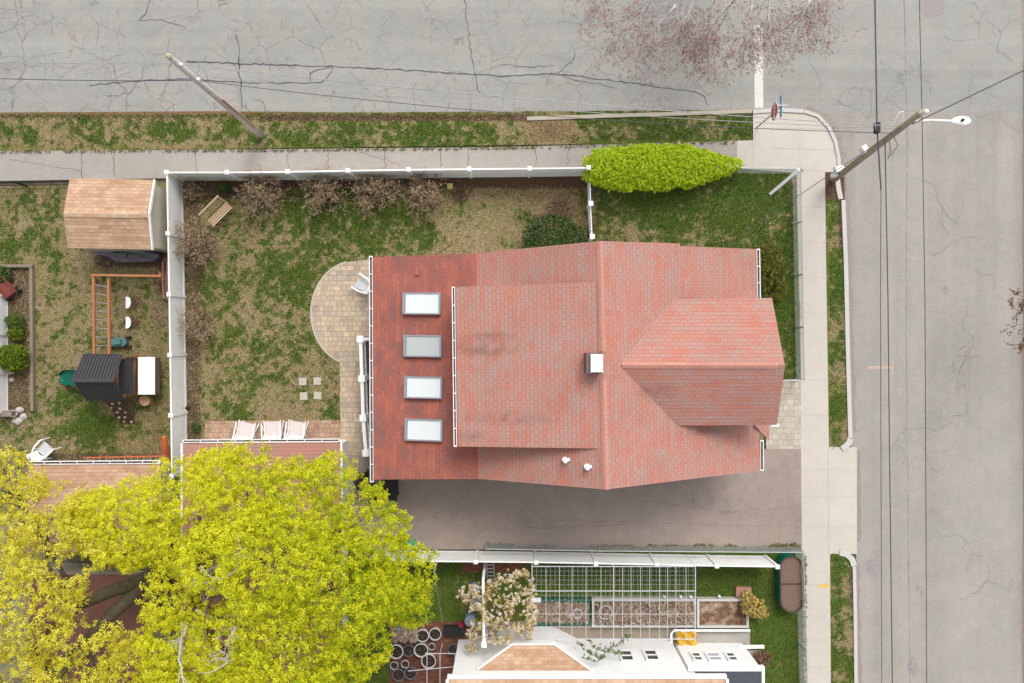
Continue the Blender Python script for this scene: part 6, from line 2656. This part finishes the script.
# --- climbing plant on the white house
random.seed(41)
iv = thing('climbing_plant', 'green climbing plant trailing over the wall of the white house', 'climbing plant', P(590, 648, GZ))
mb = MB()
path = [[(577, 640, 1.6), (583, 648, 2.2), (592, 655, 2.8), (604, 657, 3.0)], [(588, 640, 1.6), (596, 649, 2.2), (606, 652, 2.5), (620, 653, 2.6)], [(604, 654, 2.5), (614, 646, 2.0), (628, 638, 1.5), (627, 636, 1.3)], [(585, 658, 2.9), (595, 662, 3.1), (604, 658, 3.0)], [(610, 650, 2.3), (624, 654, 2.6)]]
cen = []
for pth in path:
    q3 = [P(x, y, z) for x, y, z in pth]
    mb.tube(q3, .01, 5)
    for i in range(len(q3) - 1):
        for k in range(11):
            p = q3[i].lerp(q3[i + 1], random.random())
            cen.append((p.x + random.gauss(0, .06), p.y + abs(random.gauss(0, .05)), p.z + random.gauss(0, .06)))
mb.build('stem', M['bark'], iv)
q, rn = leaf_quads(np.array(cen), .06, 5, .035, .4)
raw_mesh('foliage', q, ivy, iv, rn)

# --- fallen leaves on the grass and verges
random.seed(3)
n = 2600
reg = [(196, 184, 590, 196, 500), (530, 185, 590, 220, 380), (270, 115, 530, 121, 420), (530, 122, 575, 142, 320), (100, 250, 166, 270, 160), (120, 290, 166, 460, 420), (827, 173, 846, 200, 200), (-10, 114, 270, 119, 300), (40, 440, 165, 463, 260), (200, 200, 420, 420, 260)]
cs = []
for (x0, y0, x1, y1, k) in reg:
    s = m_per_px()
    cs.append(np.stack([(x0 + (x1 - x0) * rng.random(k) - 512) * s, (341.5 - (y0 + (y1 - y0) * rng.random(k))) * s, np.full(k, GZ + .02)], 1))
q, rn = leaf_quads(np.concatenate(cs), .01, 1, .035, .85)
q[..., 2] = np.maximum(q[..., 2], GZ + .008)
o = raw_mesh('fallen_leaves', q, brownl, None, rn)
o['kind'] = 'stuff'
tag(o, 'brown fallen leaves scattered along the fence and verges', 'leaves')

# --- weeds along the driveway edge and the footpath
reg = [(486, 542.5, 800, 549.5, 2600), (0, 150.5, 735, 153, 900), (795, 300, 800, 380, 160), (803, 556, 806, 690, 260), (0, 113.5, 520, 117, 900)]
cs = []
for (x0, y0, x1, y1, k) in reg:
    sc_ = m_per_px()
    xx = x0 + (x1 - x0) * rng.random(k)
    thick = np.clip(1.7 * fbm(xx * .05, xx * 0 + y0, 5) - .35, 0, 1)
    ok = thick > .12
    yy = y1 - (y1 - y0) * rng.random(k) ** 1.6 * thick if y0 > 500 and y1 - y0 < 10 else y0 + (y1 - y0) * rng.random(k)
    if y0 < 153 and y0 > 150:
        yy = yy - np.interp(xx, [0, 280, 500, 737], [0, 1.5, 3.5, 9.5])
    cs.append(np.stack([(xx - 512) * sc_, (341.5 - yy) * sc_, np.full(k, GZ + .04)], 1)[ok])
q, rn = leaf_quads(np.concatenate(cs), .05, 3, .03, .6)
q[..., 2] = np.maximum(q[..., 2], GZ + .02)
o = raw_mesh('weeds', q, leafmat('weed_leaves', [(0, A(70, 92, 30)), (.4, A(112, 128, 56)), (.65, A(150, 140, 90)), (1, A(170, 146, 106))], .2), None, rn)
o['kind'] = 'stuff'
tag(o, 'low weeds along the edges of the driveway and the asphalt footpath', 'weeds')
